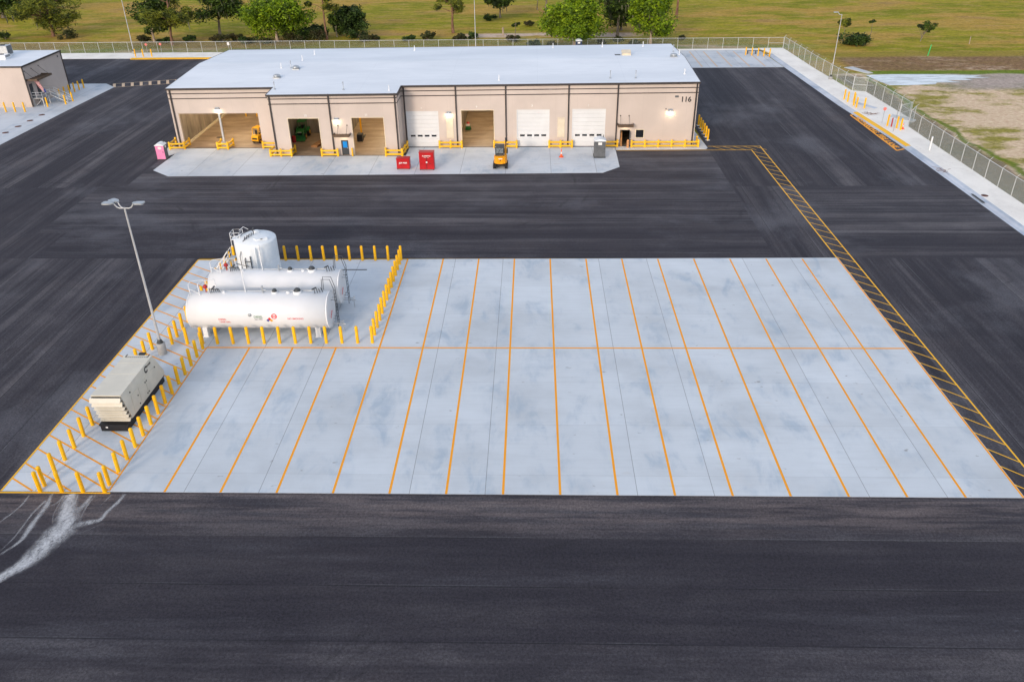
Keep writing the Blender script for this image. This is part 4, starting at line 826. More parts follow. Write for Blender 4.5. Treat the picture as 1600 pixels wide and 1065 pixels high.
for k,(x,y) in enumerate(((-23.1,92.3),(-21.3,92.3))):
    m=MB(); m.lathe([(.12,0),(.12,1.2),(0,1.25)],10); single('bollard',m,M['guard'],'yellow post deep inside the wide open bay, %s one'%('left' if k==0 else 'right'),'bollard',(x,y,.015),'posts inside the wide bay')

# ---------------------------------------------------------------- equipment on the apron
def cabinet(x,y,w,d,h,label,tall):
    t=thing('storage_cabinet',label,'cabinet',(x,y,0),'red steel cabinets on the apron')
    m=MB(); m.bbox(-w/2,w/2,-d/2,d/2,.12,h,.03); part('body',m,M['red'],t)
    m=MB(); 
    for sx in (-1,1):
        for sy in (-1,1): m.box(sx*(w/2-.1)-.05,sx*(w/2-.1)+.05,sy*(d/2-.1)-.05,sy*(d/2-.1)+.05,0,.12)
    part('foot',m,M['black'],t)
    for s in (-1,1):
        m=MB(); m.box(s*w/4-w/4+.04,s*w/4+w/4-.04,-d/2-.025,-d/2-.001,.2,h-.14); dd=part('door',m,M['red'],t)
    m=MB(); m.box(-w/2-.03,w/2+.03,-d/2-.04,d/2+.03,h+.001,h+.05); part('lid',m,M['red'],t)
    if tall:
        m=MB(); m.box(-.03,.03,-d/2-.04,-d/2-.026,.2,h-.6); part('door_gap',m,M['black'],t); m=MB(); m.box(-.1,.1,-d/2-.06,-d/2-.03,h*.42,h*.42+.2); part('handle',m,M['wlet'],t); m=MB(); m.box(.35,.5,-d/2-.05,-d/2-.03,h*.36,h*.36+.1); part('latch',m,M['rust'],t)
        b=text_mb('FLAMMABLE',.2,frame((0,-d/2-.032,h-.42),(1,0,0),(0,0,1)),.004,'CENTER',.01); text_mb('KEEP FIRE AWAY',.09,frame((0,-d/2-.032,h-.62),(1,0,0),(0,0,1)),.004,'CENTER',.004,b); part('lettering',b,M['wlet'],t)
    else:
        b=text_mb('JOB BOX',.26,frame((0,-d/2-.032,h*.62),(1,0,0),(0,0,1)),.004,'CENTER',.014); part('lettering',b,M['wlet'],t)
cabinet(6.55,65.35,1.75,1.0,1.45,'low red steel cabinet on the apron left of the tall red one',False)
cabinet(9.75,65.1,1.95,1.1,2.35,'tall red double-door steel cabinet on the apron beside the low one',True)
def toilet(x,y,label,mat,side,rz,roof,w=1.15,h=2.05,loc_z=0,sticker=True):
    t=thing('portable_toilet',label,'portable toilet',(x,y,loc_z),'portable toilets round the yard',rz)
    m=MB(); m.box(-w/2-.05,w/2+.05,-w/2-.05,w/2+.05,0,.14); part('skid',m,M['dkgrey'],t)
    m=MB(); m.box(-w/2,w/2,-w/2+.04,w/2,.14,h)
    for s in (-1,1):
        for k in range(4): m.box(s*w/2-.015,s*w/2+.015,-w/2+.14+.27*k,-w/2+.24+.27*k,.25,h-.35)
    part('cabin',m,side,t)
    m=MB(); m.box(-w/2+.0,w/2-.0,-w/2,-w/2+.039,.15,h-.02)
    for k in range(4): m.box(-w/2+.15+.24*k,-w/2+.27+.24*k,-w/2-.015,-w/2,.3,h-.75)
    d=part('door',m,mat,t)
    m=MB(); m.box(w/2-.22,w/2-.14,-w/2-.04,-w/2-.001,h*.5,h*.5+.2); part('handle',m,M['dkgrey'],d)
    if sticker:
        m=MB(); n=16; m.add([(.02+.26*math.cos(i*2*math.pi/n),-w/2-.018,h-.36+.19*math.sin(i*2*math.pi/n)) for i in range(n)] if side is not mat else [(-.26,-w/2-.018,h-.55),(.26,-w/2-.018,h-.55),(.26,-w/2-.018,h-.2),(-.26,-w/2-.018,h-.2)],[tuple(range(n)) if side is not mat else (0,1,2,3)]); part('sticker',m,M['wlet'],d)
    m=MB(); n=8; vs=[]
    for y0 in (-w/2-.08,w/2+.06):
        for i in range(n+1):
            u=i/n; vs.append((-w/2-.07+(w+.14)*u,y0,h+.02+.26*math.sin(math.pi*u)))
        vs+= [(w/2+.07,y0,h-.04),(-w/2-.07,y0,h-.04)]
    k=n+3; m.add(vs,[tuple(range(k)),tuple(range(2*k-1,k-1,-1))]+[(i,i+k,(i+1)%k+k,(i+1)%k) for i in range(k)]); part('roof',m,roof,t)
    m=MB(); m.tube([(w/2-.25,w/2-.2,h),(w/2-.25,w/2-.2,h+.5)],.05,8); part('vent_stack',m,M['dkgrey'],t)
    m=MB(); m.cyl((w/2,0.1,h-.3),(w/2+.02,0.1,h-.3),.17,n=14); part('side_vent',m,M['wlet'] if side is not mat else side,t)
toilet(-27.85,69.85,'pink portable toilet with white roof at the left end of the apron',M['pink'],M['grey'],.03,M['polyw'])
toilet(33.0,70.3,'grey portable toilet with white roof in front of the right white door',M['grey'],M['grey'],0,M['polyw'],1.5,2.35)
toilet(33.6,142.5,'navy portable toilet with white roof behind the big building',M['navy'],M['navy'],0,M['polyw'],1.3,2.6,.02)
# cone
def cone(x,y,label,z=0,s=1):
    t=thing('traffic_cone',label,'traffic cone',(x,y,z),'traffic cones'); t.scale=(s,s,s)
    m=MB(); m.lathe([(.145,.05),(.095,.36)],16); m.lathe([(.06,.58),(.03,.9),(0,.91)],16); part('cone_body',m,M['cone'],t)
    m=MB(); m.lathe([(.096,.36),(.061,.58)],16); part('reflective_band',m,M['wlet'],t)
    m=MB(); m.bbox(-.24,.24,-.24,.24,0,.05,.02); part('base',m,M['cone'],t)
cone(27.75,70.1,'orange traffic cone with white band on the apron before the white door',0,1.25)
cone(79.35,82.75,'small orange traffic cone beside the thick yellow posts on the shell strip',.11,1.0)
# mini excavator, tail to the camera
t=thing('mini_excavator','small yellow tracked excavator parked tail-out on the apron','excavator',(19.5,65.9,0))
for s in (-1,1):
    m=MB(); prof=[(-.95,.10),(-1.08,.28),(-1.0,.5),(-.8,.58),(.85,.58),(1.05,.5),(1.12,.28),(1.0,.1),(.8,.0),(-.75,.0)]
    mm=frame((s*.78-.19,0,0),(0,1,0),(0,0,1)); m.prism(prof,0,.38,mm)
    for k in range(14): m.box(s*.78-.2,s*.78+.2,-1.0+.15*k,-.94+.15*k,.58,.605)
    for k in range(6): m.box(s*.78-.2,s*.78+.2,-1.12,-1.07,.14+.06*k,.165+.06*k)
    part('track',m,M['rubber'],t)
m=MB(); m.box(-.6,.6,-.6,.6,.3,.62); m.cyl((0,0,.62),(0,0,.74),.45,n=20); part('undercarriage',m,M['black'],t)
m=MB(); prof=[(-.86,-.55),(-.62,-.98),(-.2,-1.14),(.25,-1.14),(.66,-.96),(.88,-.5),(.88,.55),(-.86,.6)]
m.prism(prof,.74,1.05); m.prism([(x*.97,y*.97) for x,y in prof],1.05,1.52); m.prism([(-.8,-.5),(-.55,-.88),(-.15,-1.0),(.2,-1.0),(.58,-.86),(.8,-.45),(.8,.1),(-.8,.1)],1.52,1.66); part('body',m,M['exc'],t)
m=MB(); m.box(.60,.70,-.55,-.30,1.18,1.28); m.box(.845,.862,-.3,.0,1.1,1.16); m.box(.845,.862,-.3,.0,1.22,1.28); m.box(.845,.862,-.3,.0,1.34,1.4); m.cyl((0,-1.12,1.2),(0,-1.15,1.2),.07,n=10); m.box(-.62,-.45,-.9,-.88,.95,1.05); part('grille',m,M['black'],t)
m=MB(); m.box(-.25,.3,-1.118,-1.108,1.38,1.47); part('tail_plate',m,M['wlet'],t)
cab=MB()
for x,y in ((-.62,-.45),(.42,-.45),(-.62,.75),(.42,.75)): cab.box(x-.05,x+.05,y-.05,y+.05,1.66,2.72)
cab.bbox(-.75,.55,-.6,.88,2.72,2.84,.05); cab.box(-.66,.46,-.5,.8,1.52,1.72); cab.box(-.62,.42,-.49,-.43,1.72,1.95); c_=part('cab',cab,M['dkgrey'],t)
m=MB(); m.box(-.57,.37,-.46,-.44,2.0,2.68); m.box(-.64,-.62,-.38,.7,1.8,2.68); m.box(.42,.44,-.38,.7,1.8,2.68); m.box(-.57,.37,.74,.76,1.75,2.68)
n=N('cab_glass'); n.b.inputs['Transmission Weight'].default_value=.75; part('window',m,n.done((.55,.62,.66),.05,0,.6),c_)
m=MB(); m.box(-.35,.15,-.2,.3,1.72,1.98); m.box(-.35,.15,-.28,-.16,1.9,2.45); part('seat',m,M['black'],c_)
m=MB(); m.tube([(.62,.7,1.0),(.66,1.2,2.2),(.66,2.0,2.75)],[.13,.14,.11],8); part('boom',m,M['exc'],t)
m=MB(); m.tube([(.66,1.9,2.75),(.66,2.25,3.25),(.66,2.55,1.7)],[.08,.11,.08],8); m.tube([(.66,1.25,2.45),(.66,2.2,3.2)],.05,6); part('arm',m,M['dkgrey'],t)
m=MB(); m.prism([(2.35,1.7),(2.75,1.7),(2.95,1.2),(2.7,.95),(2.35,1.15)],0,.5,frame((.41,0,0),(0,1,0),(0,0,1))); part('bucket',m,M['dkgrey'],t)
m=MB(); m.box(-.95,.95,1.35,1.42,.05,.4); m.box(-.5,-.4,.5,1.36,.25,.36); m.box(.4,.5,.5,1.36,.25,.36); part('dozer_blade',m,M['exc'],t)
# forklift
t=thing('forklift','yellow forklift parked inside the wide open bay','forklift',(-16.6,78.0,.015),None,-.28)
def wheel(px,py,r,w,tr,par,mr=None):
    m=MB(); m.lathe([(r*.5,-w/2),(r,-w/2+.02),(r,w/2-.02),(r*.5,w/2)],18,frame((px,py,r),(0,1,0),(0,0,1))); a=part('wheel',m,M['rubber'],par)
    m=MB(); m.cyl((px-w/2-.01,py,r),(px+w/2+.01,py,r),r*.52,n=14); part('rim',m,mr or M['exc'],a)
for x,y,r in ((-.5,-.75,.3),(.5,-.75,.3),(-.55,.85,.36),(.55,.85,.36)): wheel(x,y,r,.25,None,t)
m=MB(); prof=[(-1.15,.35),(-1.25,.6),(-1.22,1.0),(-1.0,1.15),(-.1,1.2),(0,.75),(.7,.72),(.8,1.1),(.95,1.1),(.95,.3),(.4,.25),(-.9,.25)]
m.prism(prof,0,1.1,frame((-.55,0,0),(0,1,0),(0,0,1))); part('body',m,M['yel'],t)
m=MB(); m.box(-.4,.4,-1.265,-1.24,.62,.86); m.box(-.5,.5,-1.1,-.85,.2,.4); part('grille',m,M['black'],t)
m=MB()
for x in (-.48,.48): m.tube([(x,-.95,1.1),(x,-.75,2.1),(x,-.6,2.2),(x,.5,2.2),(x,.8,1.9),(x,.88,1.0)],.055,6)
for k in range(7): m.box(-.5,.5,-.6+.18*k,-.54+.18*k,2.18,2.24)
m.box(-.52,.52,-.66,-.56,2.12,2.26); part('overhead_guard',m,M['yel'],t)
m=MB(); m.box(-.28,.28,-.45,.1,1.2,1.34); m.box(-.28,.28,-.52,-.4,1.3,1.8); part('seat',m,M['black'],t)
m=MB(); m.tube([(0,.65,.95),(0,.4,1.5)],.03,6); m.lathe([(.17,0),(.19,.02),(.17,.04)],14,Matrix.Translation((0,.38,1.5))); part('steering_wheel',m,M['black'],t)
m=MB()
for x in (-.38,-.24,.24,.38): m.box(x-.05,x+.05,1.12,1.24,.1,2.45)
for z in (.5,1.4,2.3): m.box(-.38,.38,1.14,1.22,z,z+.1)
part('mast',m,M['black'],t)
m=MB()
for x in (-.3,.3): m.box(x-.07,x+.07,1.28,2.35,.08,.13); m.box(x-.07,x+.07,1.26,1.32,.08,.9)
m.box(-.5,.5,1.25,1.3,.45,.6); m.box(-.5,.5,1.25,1.3,.8,.9); part('fork',m,M['dkgrey'],t)
m=MB(); m.box(-.35,.35,1.4,1.8,.6,1.0); o=tag(obj('wooden_crate',m.build('wooden_crate',M['yel']),None,(-15.5,79.2,.12)),'yellow bin on the forklift tines in the wide bay','bin')
o.rotation_euler=(0,0,-.28)
o.data=MB().bbox(-.45,.45,-.4,.4,0,.65,.05).box(-.5,.5,-.45,.45,.6,.7).build('parts_bin',M['yel']); o.name='parts_bin'
# green tractor in the second bay
t=thing('tractor','green loader tractor parked nose-out inside the left projecting bay','tractor',(-10.75,80.2,.015),None,math.pi)
for x,y,r,w in ((-.75,-.8,.62,.38),(.75,-.8,.62,.38),(-.65,1.0,.42,.28),(.65,1.0,.42,.28)): wheel(x,y,r,w,None,t,M['yel'])
m=MB(); m.prism([(.15,.65),(.2,1.35),(1.3,1.28),(1.5,1.1),(1.5,.6)],0,.8,frame((-.4,0,0),(0,1,0),(0,0,1))); part('hood',m,M['green'],t)
m=MB(); m.box(-.28,.28,1.5,1.515,.7,1.08); part('grille',m,M['black'],t); m=MB(); m.box(-.3,.3,1.515,1.53,1.08,1.18); part('headlight',m,M['wlet'],t)
m=MB(); m.box(-.55,.55,-1.25,.2,.6,.9)
for s in (-1,1): m.prism([(-1.4,.9),(-1.2,1.3),(-.5,1.3),(-.25,.9)],0,.4,frame((s*.75-.2,0,0),(0,1,0),(0,0,1)))
part('body',m,M['green'],t)
m=MB(); m.box(-.3,.3,-.85,-.4,.95,1.1); m.box(-.3,.3,-.95,-.8,1.05,1.6); part('seat',m,M['black'],t)
m=MB(); m.tube([(-.5,-1.1,.9),(-.5,-1.1,2.3),(.5,-1.1,2.3),(.5,-1.1,.9)],.05,6); m.box(-.65,.65,-1.4,.3,2.3,2.38)
for x in (-.5,.5): m.tube([(x,.25,1.2),(x,.2,2.3)],.045,6)
part('canopy',m,M['green'],t)
m=MB()
for s in (-.55,.55): m.tube([(s,-.1,1.5),(s,.7,1.6),(s,1.9,.5)],.07,6)
part('loader_arm',m,M['green'],t)
m=MB(); m.prism([(1.85,.1),(2.5,.05),(2.5,.12),(2.05,.35),(1.95,.75),(1.85,.75)],0,1.8,frame((-.9,0,0),(0,1,0),(0,0,1))); part('bucket',m,M['green'],t)
for k in range(3):
    m=MB()
    for j in range(5): m.box(-1.9,1.9,-.5+.2*j,-.32+.2*j,0,.09)
    o=single('lumber_stack',m,M['skin_wood'],['bottom','middle','top'][k]+' layer of brown planks stacked inside the left projecting bay','planks',(-7.3,76.8,.015+.1*k),'plank layers in the projecting bay'); o.rotation_euler=(0,0,1.25+.03*k)
m=MB(); m.lathe([(.3,0),(.3,.85),(.28,.9),(0,.9)],16); single('oil_drum',m,M['valve'],'dark red drum against the left jamb beside the green tractor','drum',(-11.4,77.6,.015))
# hoist cart and toolbox in bay 3, fire cart in bay 6
t=thing('engine_hoist','yellow hoist mast with slanted arm inside the right projecting bay','hoist',(-1.9,80.4,.015))
m=MB(); m.box(-.12,.12,-.12,.12,0,3.4); part('mast',m,M['yel'],t); m=MB(); m.tube([(0,0,3.3),(.6,-1.2,3.6)],.08,6); part('arm',m,M['yel'],t); m=MB(); m.box(-.5,.5,-.6,-.45,0,.15); m.box(-.5,-.35,-.6,.6,0,.15); m.box(.35,.5,-.6,.6,0,.15); part('leg',m,M['dkgrey'],t)
t=thing('tool_chest','black wheeled tool chest inside the right projecting bay','tool chest',(-1.6,77.9,.015))
m=MB(); m.bbox(-.4,.4,-.5,.5,.12,1.15,.03); part('body',m,M['dkgrey'],t); m=MB()
for k in range(4): m.box(-.35,.35,-.52,-.505,.2+.22*k,.38+.22*k)
part('drawer',m,M['black'],t); m=MB()
for x in (-.3,.3):
    for y in (-.4,.4): m.cyl((x-.03,y,.06),(x+.03,y,.06),.06,n=10)
part('wheel',m,M['rubber'],t)
t=thing('fire_cart','red and white wheeled cart at the left edge of the lone open bay','cart',(13.9,84.0,.015))
m=MB(); m.lathe([(.26,.2),(.26,1.0),(.15,1.15),(0,1.18)],16); part('cylinder',m,M['valve'],t); m=MB(); m.bbox(-.4,.4,-.7,-.3,.1,.6,.03); part('box',m,M['green'],t); m=MB(); m.box(-.3,.3,-.55,-.3,.62,.9); part('label_panel',m,M['wlet'],t); m=MB(); m.cyl((-.45,0,.15),(-.38,0,.15),.15,n=12); m.cyl((.38,0,.15),(.45,0,.15),.15,n=12); part('wheel',m,M['rubber'],t)

# ---------------------------------------------------------------- left building
LX0,LX1,LY0,LY1,LH=-96.0,-62.1,98.96,111.85,6.85
lb=thing('office_building','smaller tan building at the far left with stairs to a raised door','building',(-75,105,0))
m=MB()
m.add([(LX0,LY0,0),(LX1,LY0,0),(LX1,LY0,LH-.1),(LX0,LY0,LH-.1)],[(0,1,2,3)]); m.add([(LX1,LY0,0),(LX1,LY1,0),(LX1,LY1,LH+.05),(LX1,LY0,LH-.1)],[(0,1,2,3)]); m.add([(LX0,LY1,0),(LX1,LY1,0),(LX1,LY1,LH+.05),(LX0,LY1,LH+.05)],[(3,2,1,0)]); m.add([(LX0,LY0,0),(LX0,LY1,0),(LX0,LY1,LH),(LX0,LY0,LH)],[(3,2,1,0)]); part('wall',m,M['wall2'],lb,True)
m=MB(); m.add([(LX0-.1,LY0-.1,LH-.06),(LX1+.1,LY0-.1,LH-.06),(LX1+.1,LY1+.1,LH+.12),(LX0-.1,LY1+.1,LH+.12)],[(0,1,2,3)]); lroof=part('roof',m,M['roof'],lb,True)
tr=MB(); eave((LX0-.1,LY0-.1,LH-.06),(LX1+.1,LY0-.1,LH-.06),.22); eave((LX1+.1,LY0-.1,LH-.06),(LX1+.1,LY1+.1,LH+.12),.22); part('eave_trim',tr,M['trim'],lb,True)
for q in ((LX1-.02,LX1+.14,LY0-.12,LY0+.04,.1,LH-.3),(LX1-.02,LX1+.12,LY1-.06,LY1+.1,.1,LH-.1)):
    m=MB(); m.box(*q); part('corner_trim',m,M['trim'],lb,True)
for y0,y1 in ((99.55,100.5),(101.75,102.7)):
    m=MB(); m.box(LX1+.01,LX1+.06,y0,y1,1.45,3.65); d=part('door',m,M['door'],lb,True); m=MB(); m.box(LX1+.06,LX1+.12,y1-.2,y1-.12,2.4,2.6); part('handle',m,M['galv'],d,True)
m=MB(); m.box(LX1+.0,LX1+1.85,99.25,104.1,4.35,4.42)
m.box(LX1+1.8,LX1+1.9,99.2,104.15,4.28,4.6); m.box(LX1,LX1+1.8,99.2,99.27,4.28,4.6); m.box(LX1,LX1+1.8,104.08,104.15,4.28,4.6)
for k in range(6): m.box(LX1,LX1+1.8,99.7+.8*k,99.78+.8*k,4.42,4.5)
aw=part('awning',m,M['awn'],lb,True)
m=MB()
for y in (99.4,101.6,103.9): m.tube([(LX1,y,5.9),(LX1+1.5,y,4.5)],.03,6); m.cyl((LX1,y,5.9),(LX1+.05,y,5.9),.1,n=10)
part('tie_rod',m,M['trim'],aw,True)
m=MB(); m.box(LX1+.02,LX1+.1,110.5,110.75,6.0,6.3); part('wall_box',m,M['grey'],lb,True)
t=thing('entrance_stairs','galvanised landing and stairs against the end wall of the left building','stairs',(-61.2,101.5,0))
m=MB(); m.box(-62.0,-60.2,99.3,103.6,1.34,1.42); part('landing',m,M['galv'],t,True)
m=MB()
for x in (-61.9,-60.3):
    for y in (99.4,101.4,103.5): m.box(x-.05,x+.05,y-.05,y+.05,0,1.34)
m.tube([(-61.9,99.4,0),(-60.3,99.4,1.3)],.035,6); m.tube([(-60.3,99.4,0.0),(-60.3,101.4,1.3)],.035,6); part('leg',m,M['fencepost'],t,True)
m=MB()
for k in range(8): m.box(-60.2+.33*k,-59.88+.33*k,102.0,103.4,1.2-.165*k,1.24-.165*k)
part('tread',m,M['galv'],t,True)
m=MB(); 
for y in (102.0,103.4): m.tube([(-60.2,y,1.36),(-57.5,y,0.02)],.06,6)
part('stringer',m,M['fencepost'],t,True)
m=MB()
for h in (.5,.95):
    for y in (102.0,103.4): m.tube([(-60.2,y,1.4+h),(-57.5,y,.05+h)],.035,6)
    m.tube([(-60.2,101.9,1.4+h),(-60.2,99.35,1.4+h),(-62,99.35,1.4+h)],.035,6); m.tube([(-60.2,103.5,1.4+h),(-62,103.5,1.4+h)],.035,6)
for y in (102.0,103.4):
    for k in range(3): m.tube([(-60.2+1.35*k,y,1.35-.67*k),(-60.2+1.35*k,y,2.35-.67*k)],.035,6)
for x,y in ((-60.2,99.35),(-60.2,100.6),(-62,99.35),(-61.2,99.35)): m.tube([(x,y,1.4),(x,y,2.35)],.035,6)
part('railing',m,M['fencepost'],t,True)
# flag under the awning
t=thing('flag','red and white striped flag with blue corner hanging under the awning','flag',(-61.2,100.3,4.3))
pm=MB(); pm.tube([(-.85,.2,-.5),(.55,-.1,.1)],.025,6); part('flag_pole',pm,M['galv'],t)
for k in range(13):
    m=MB(); u0,u1=k/13*.95,(k+1)/13*.95
    for j in range(6):
        z0,z1=-.02-2.1*j/6,-.02-2.1*(j+1)/6; wv0=.08*math.sin(j*1.3+k*.5); wv1=.08*math.sin((j+1)*1.3+k*.5); L0=1-.35*j/6; L1=1-.35*(j+1)/6
        dx0,dx1=.16*j,.16*(j+1)
        m.add([(.45-u0*L0+dx0,-.1+wv0+.2*u0,z0),(.45-u1*L0+dx0,-.1+wv0+.2*u1,z0),(.45-u1*L1+dx1,-.1+wv1+.2*u1,z1),(.45-u0*L1+dx1,-.1+wv1+.2*u0,z1)],[(0,1,2,3)],True)
    part('stripe',m,M['cloth_r'] if k%2==0 else M['cloth_w'],t)
m=MB(); m.add([(1.42,-.18,-1.5),(1.05,-.14,-1.5),(1.15,-.18,-2.12),(1.5,-.2,-2.12)],[(0,1,2,3)]); part('blue_corner',m,M['cloth_b'],t)
# rooftop units
for i,(x,y,lab) in enumerate(((-68.6,104.9,'white rooftop air unit with grilled side on the left building, nearer one'),(-69.6,107.6,'taller rooftop air unit with coil grille on the left building, farther one'))):
    h=.45 if i==0 else 1.5
    t=thing('air_conditioner',lab,'air conditioner',(x,y,LH+.0),'rooftop units on the left building')
    m=MB(); m.box(-1.0,1.0,-.75,.75,-.05,.3); part('roof_curb',m,M['white'],t); m=MB(); m.bbox(-1.1,1.1,-.85,.85,.3,.3+h,.04); part('cabinet',m,M['white'] if i==0 else M['galv'],t)
    m=MB(); 
    for k in range(8): m.box(1.1,1.12,-.7+.18*k,-.6+.18*k,.36,.26+h)
    part('grille',m,M['grey'],t); m=MB(); m.lathe([(.45,.3+h),(.45,.38+h),(.4,.38+h)],18); part('fan_ring',m,M['dkgrey'],t)
for k,(x,y) in enumerate(((-57.85,93.8),(-57.9,90.25),(-57.95,86.8),(-58.0,83.3))):
    m=MB(); m.lathe([(.5,-.005),(.5,.012),(0,.014)],20); single('manhole_cover',m,M['rust'],'rusty round cover in the left concrete yard, %s from the building'%ORD[k],'manhole cover',(x,y,.004),'round covers in the left yard')

# ---------------------------------------------------------------- fences
def fence(name,label,pts,h,wire,arms=True,step=3.3,gate=False,postr=.037):
    t=thing('chain_link_fence',label,'fence',(pts[0][0],pts[0][1],0),'chain link fences round the yard')
    P=[Vector((x,y,0)) for x,y in pts]; mesh=MB(); uv=[]; u=0
    posts=[]
    for a,b_ in zip(P,P[1:]):
        L=(b_-a).length; n=max(1,round(L/step))
        for k in range(n):
            posts.append((a.lerp(b_,k/n),(b_-a).normalized()))
        mesh.add([(a.x,a.y,.1),(b_.x,b_.y,.1),(b_.x,b_.y,h),(a.x,a.y,h)],[(0,1,2,3)]); uv.append(((u,0),(u+L,0),(u+L,h),(u,h))); u+=L
    posts.append((P[-1],(P[-1]-P[-2]).normalized()))
    o=part('chain_link_mesh',mesh,wire,t,True); ul=o.data.uv_layers.new(name='uv')
    for pg,c in zip(o.data.polygons,uv):
        for li,q in zip(pg.loop_indices,c): ul.data[li].uv=q
    for p,d in posts:
        m=MB(); nn=Vector((-d.y,d.x,0)); m.tube([p,p+Vector((0,0,h))],postr,7)
        if arms: m.tube([p+Vector((0,0,h)),p+nn*.34+Vector((0,0,h+.36))],postr*.75,5)
        part('post',m,M['fencepost'],t,True)
    m=MB()
    for a,b_ in zip(P,P[1:]): m.tube([a+Vector((0,0,h)),b_+Vector((0,0,h))],.035,6)
    part('top_rail',m,M['fencepost'],t,True)
    m=MB()
    for a,b_ in zip(P,P[1:]):
        d=(b_-a).normalized(); nn=Vector((-d.y,d.x,0))
        for q in (.12,.23,.34): m.tube([a+nn*q+Vector((0,0,h+q*1.06)),b_+nn*q+Vector((0,0,h+q*1.06))],.008,4)
    if arms: part('barbed_wire',m,M['galv'],t,True)
    m=MB()
    a,b_=P[-2],P[-1]
    for (a,b_) in ((P[0],P[0]+(P[1]-P[0]).normalized()*step),(P[-1],P[-1]-(P[-1]-P[-2]).normalized()*step)): m.tube([a+Vector((0,0,h*.5)),b_+Vector((0,0,h*.5))],.03,6)
    part('brace_rail',m,M['fencepost'],t,True)
fence('f','long chain link fence across the back of the yard behind both buildings',[(-99,146.4),(-10,146.4),(78.25,146.4)],2.25,M['wire'],False,3.3)
def rev(p): return p
fence('f','chain link fence along the right side from the back corner to the jog',[(80.0,107.1),(78.9,125),(78.25,146.2)],2.45,M['wire2'],True,3.3) if False else fence('f','chain link fence along the right side from the back corner to the jog',[(78.25,146.2),(78.9,125),(80.0,107.1)],2.45,M['wire2'],True,3.3)
fence('f','chain link fence stretch set outward at the jog behind the yellow cluster',[(80.0,106.95),(82.1,106.2),(82.8,89.2)],2.45,M['wire2'],True,3.3)
fence('f','chain link fence along the right side nearest the camera beside the kerb inlet',[(82.6,87.0),(80.78,84.3),(80.8,73.3),(81.0,54),(81.4,30),(81.6,14)],2.45,M['wire2'],True,3.3)
t=thing('fence_gate','open chain link gate leaf beside the thick yellow posts','gate',(82.7,88.6,.1))
m=MB(); pts=[(-2.4,-1.6,.1),(0,0,.1),(0,0,2.5),(-2.4,-1.6,2.5)]; m.add(pts,[(0,1,2,3)]); o=part('chain_link_mesh',m,M['wire2'],t); ul=o.data.uv_layers.new(name='uv')
for li,q in zip(o.data.polygons[0].loop_indices,((0,0),(2.9,0),(2.9,2.4),(0,2.4))): ul.data[li].uv=q
m=MB(); m.tube(pts+[pts[0]],.04,6); m.tube([(-2.4,-1.6,1.3),(0,0,1.3)],.03,6); part('gate_frame',m,M['fencepost'],t); m=MB(); m.tube([(-2.4,-1.6,-.1),(-2.4,-1.6,2.7)],.06,8); part('post',m,M['fencepost'],t)

# ---------------------------------------------------------------- small things on the strip
def sign(x,y,label,h,shape,mat,z=.1,rz=0,grp=None):
    t=thing('road_sign',label,'sign',(x,y,z),grp,rz)
    m=MB(); m.tube([(0,0,0),(0,0,h)],.03,6); part('post',m,M['galv'],t)
    m=MB(); n=8; m.prism([(.27*math.cos(math.pi/8+i*2*math.pi/n),.27*math.sin(math.pi/8+i*2*math.pi/n)) for i in range(n)],-.012,.012,frame((0,-.05,h-.2),(1,0,0),(0,0,1))) if shape=='oct' else m.box(-.25,.25,-.06,-.035,h-.6,h); part('sign_plate',m,mat,t)
sign(77.46,86.0,'thin post with small red sign plate in the shell strip by the painted box',2.4,'oct',M['redsign'])
sign(-60.6,143.6,'small reddish sign at the back fence right of the left lamp pole, nearer the pole',2.4,'oct',M['redsign'],.02,0,'small red signs at the back fence'); sign(-57.6,144.0,'small reddish sign at the back fence farther right of the left lamp pole',2.4,'oct',M['redsign'],.02,0,'small red signs at the back fence')
sign(-43.2,145.6,'small white sign plate on the back fence behind the left roof end',2.2,'sq',M['wlet'],.02)
m=MB(); m.lathe([(.1,0),(.1,1.3),(.04,1.36),(0,1.36)],10); single('marker_post',m,M['valve'],'short dark red post between thick yellow bollards','post',(78.15,84.05,.1))
m=MB(); m.tube([(0,0,0),(0,0,4.2)],.05,8); single('sign_post',m,M['galv'],'tall bare grey post in front of the thick yellow bollards','post',(77.45,81.4,.1))
m=MB(); m.tube([(0,0,0),(0,0,1.9)],.11,8); single('marker_post',m,M['white'],'white plastic marker tube on the shell strip near the fence','post',(78.95,72.2,.1))
m=MB(); m.tube([(0,0,0),(.25,0,2.2)],.09,8); single('marker_post',m,M['green_tag'],'bright green marker stake in the burnt grass beyond the pond','post',(105.8,137.5,-.06))
m=MB(); m.tube([(0,0,0),(0,0,1.6)],.1,6); single('fence_stake',m,M['bark_w'],'pale wooden stake at the far right of the pasture edge','post',(120,150,-.06))
m=MB(); m.tube([(0,0,0),(0,0,1.7)],.22,8); single('fence_stake',m,M['bark_w'],'stubby pale stake by the sandy track','post',(16.6,165.5,-.06))
m=MB(); m.lathe([(.4,-.02),(.4,.02),(0,.022)],18); single('manhole_cover',m,M['rust'],'rusty round cover in the shell strip near the kerb inlet','manhole cover',(77.95,54.1,.115))
m=MB(); m.box(-.12,.12,-1.5,1.5,0,.03); o=single('kerb_inlet',m,M['black'],'long dark drain slot in the right kerb','drain',(76.75,53.2,.1)); o.rotation_euler=(0,0,.016)
m=MB(); m.box(-2.6,2.6,-.07,.07,0,.03); single('trench_drain',m,M['dkgrey'],'long thin dark pipe lying on the concrete behind the second white tank','pipe',(4.6,33.6,0))
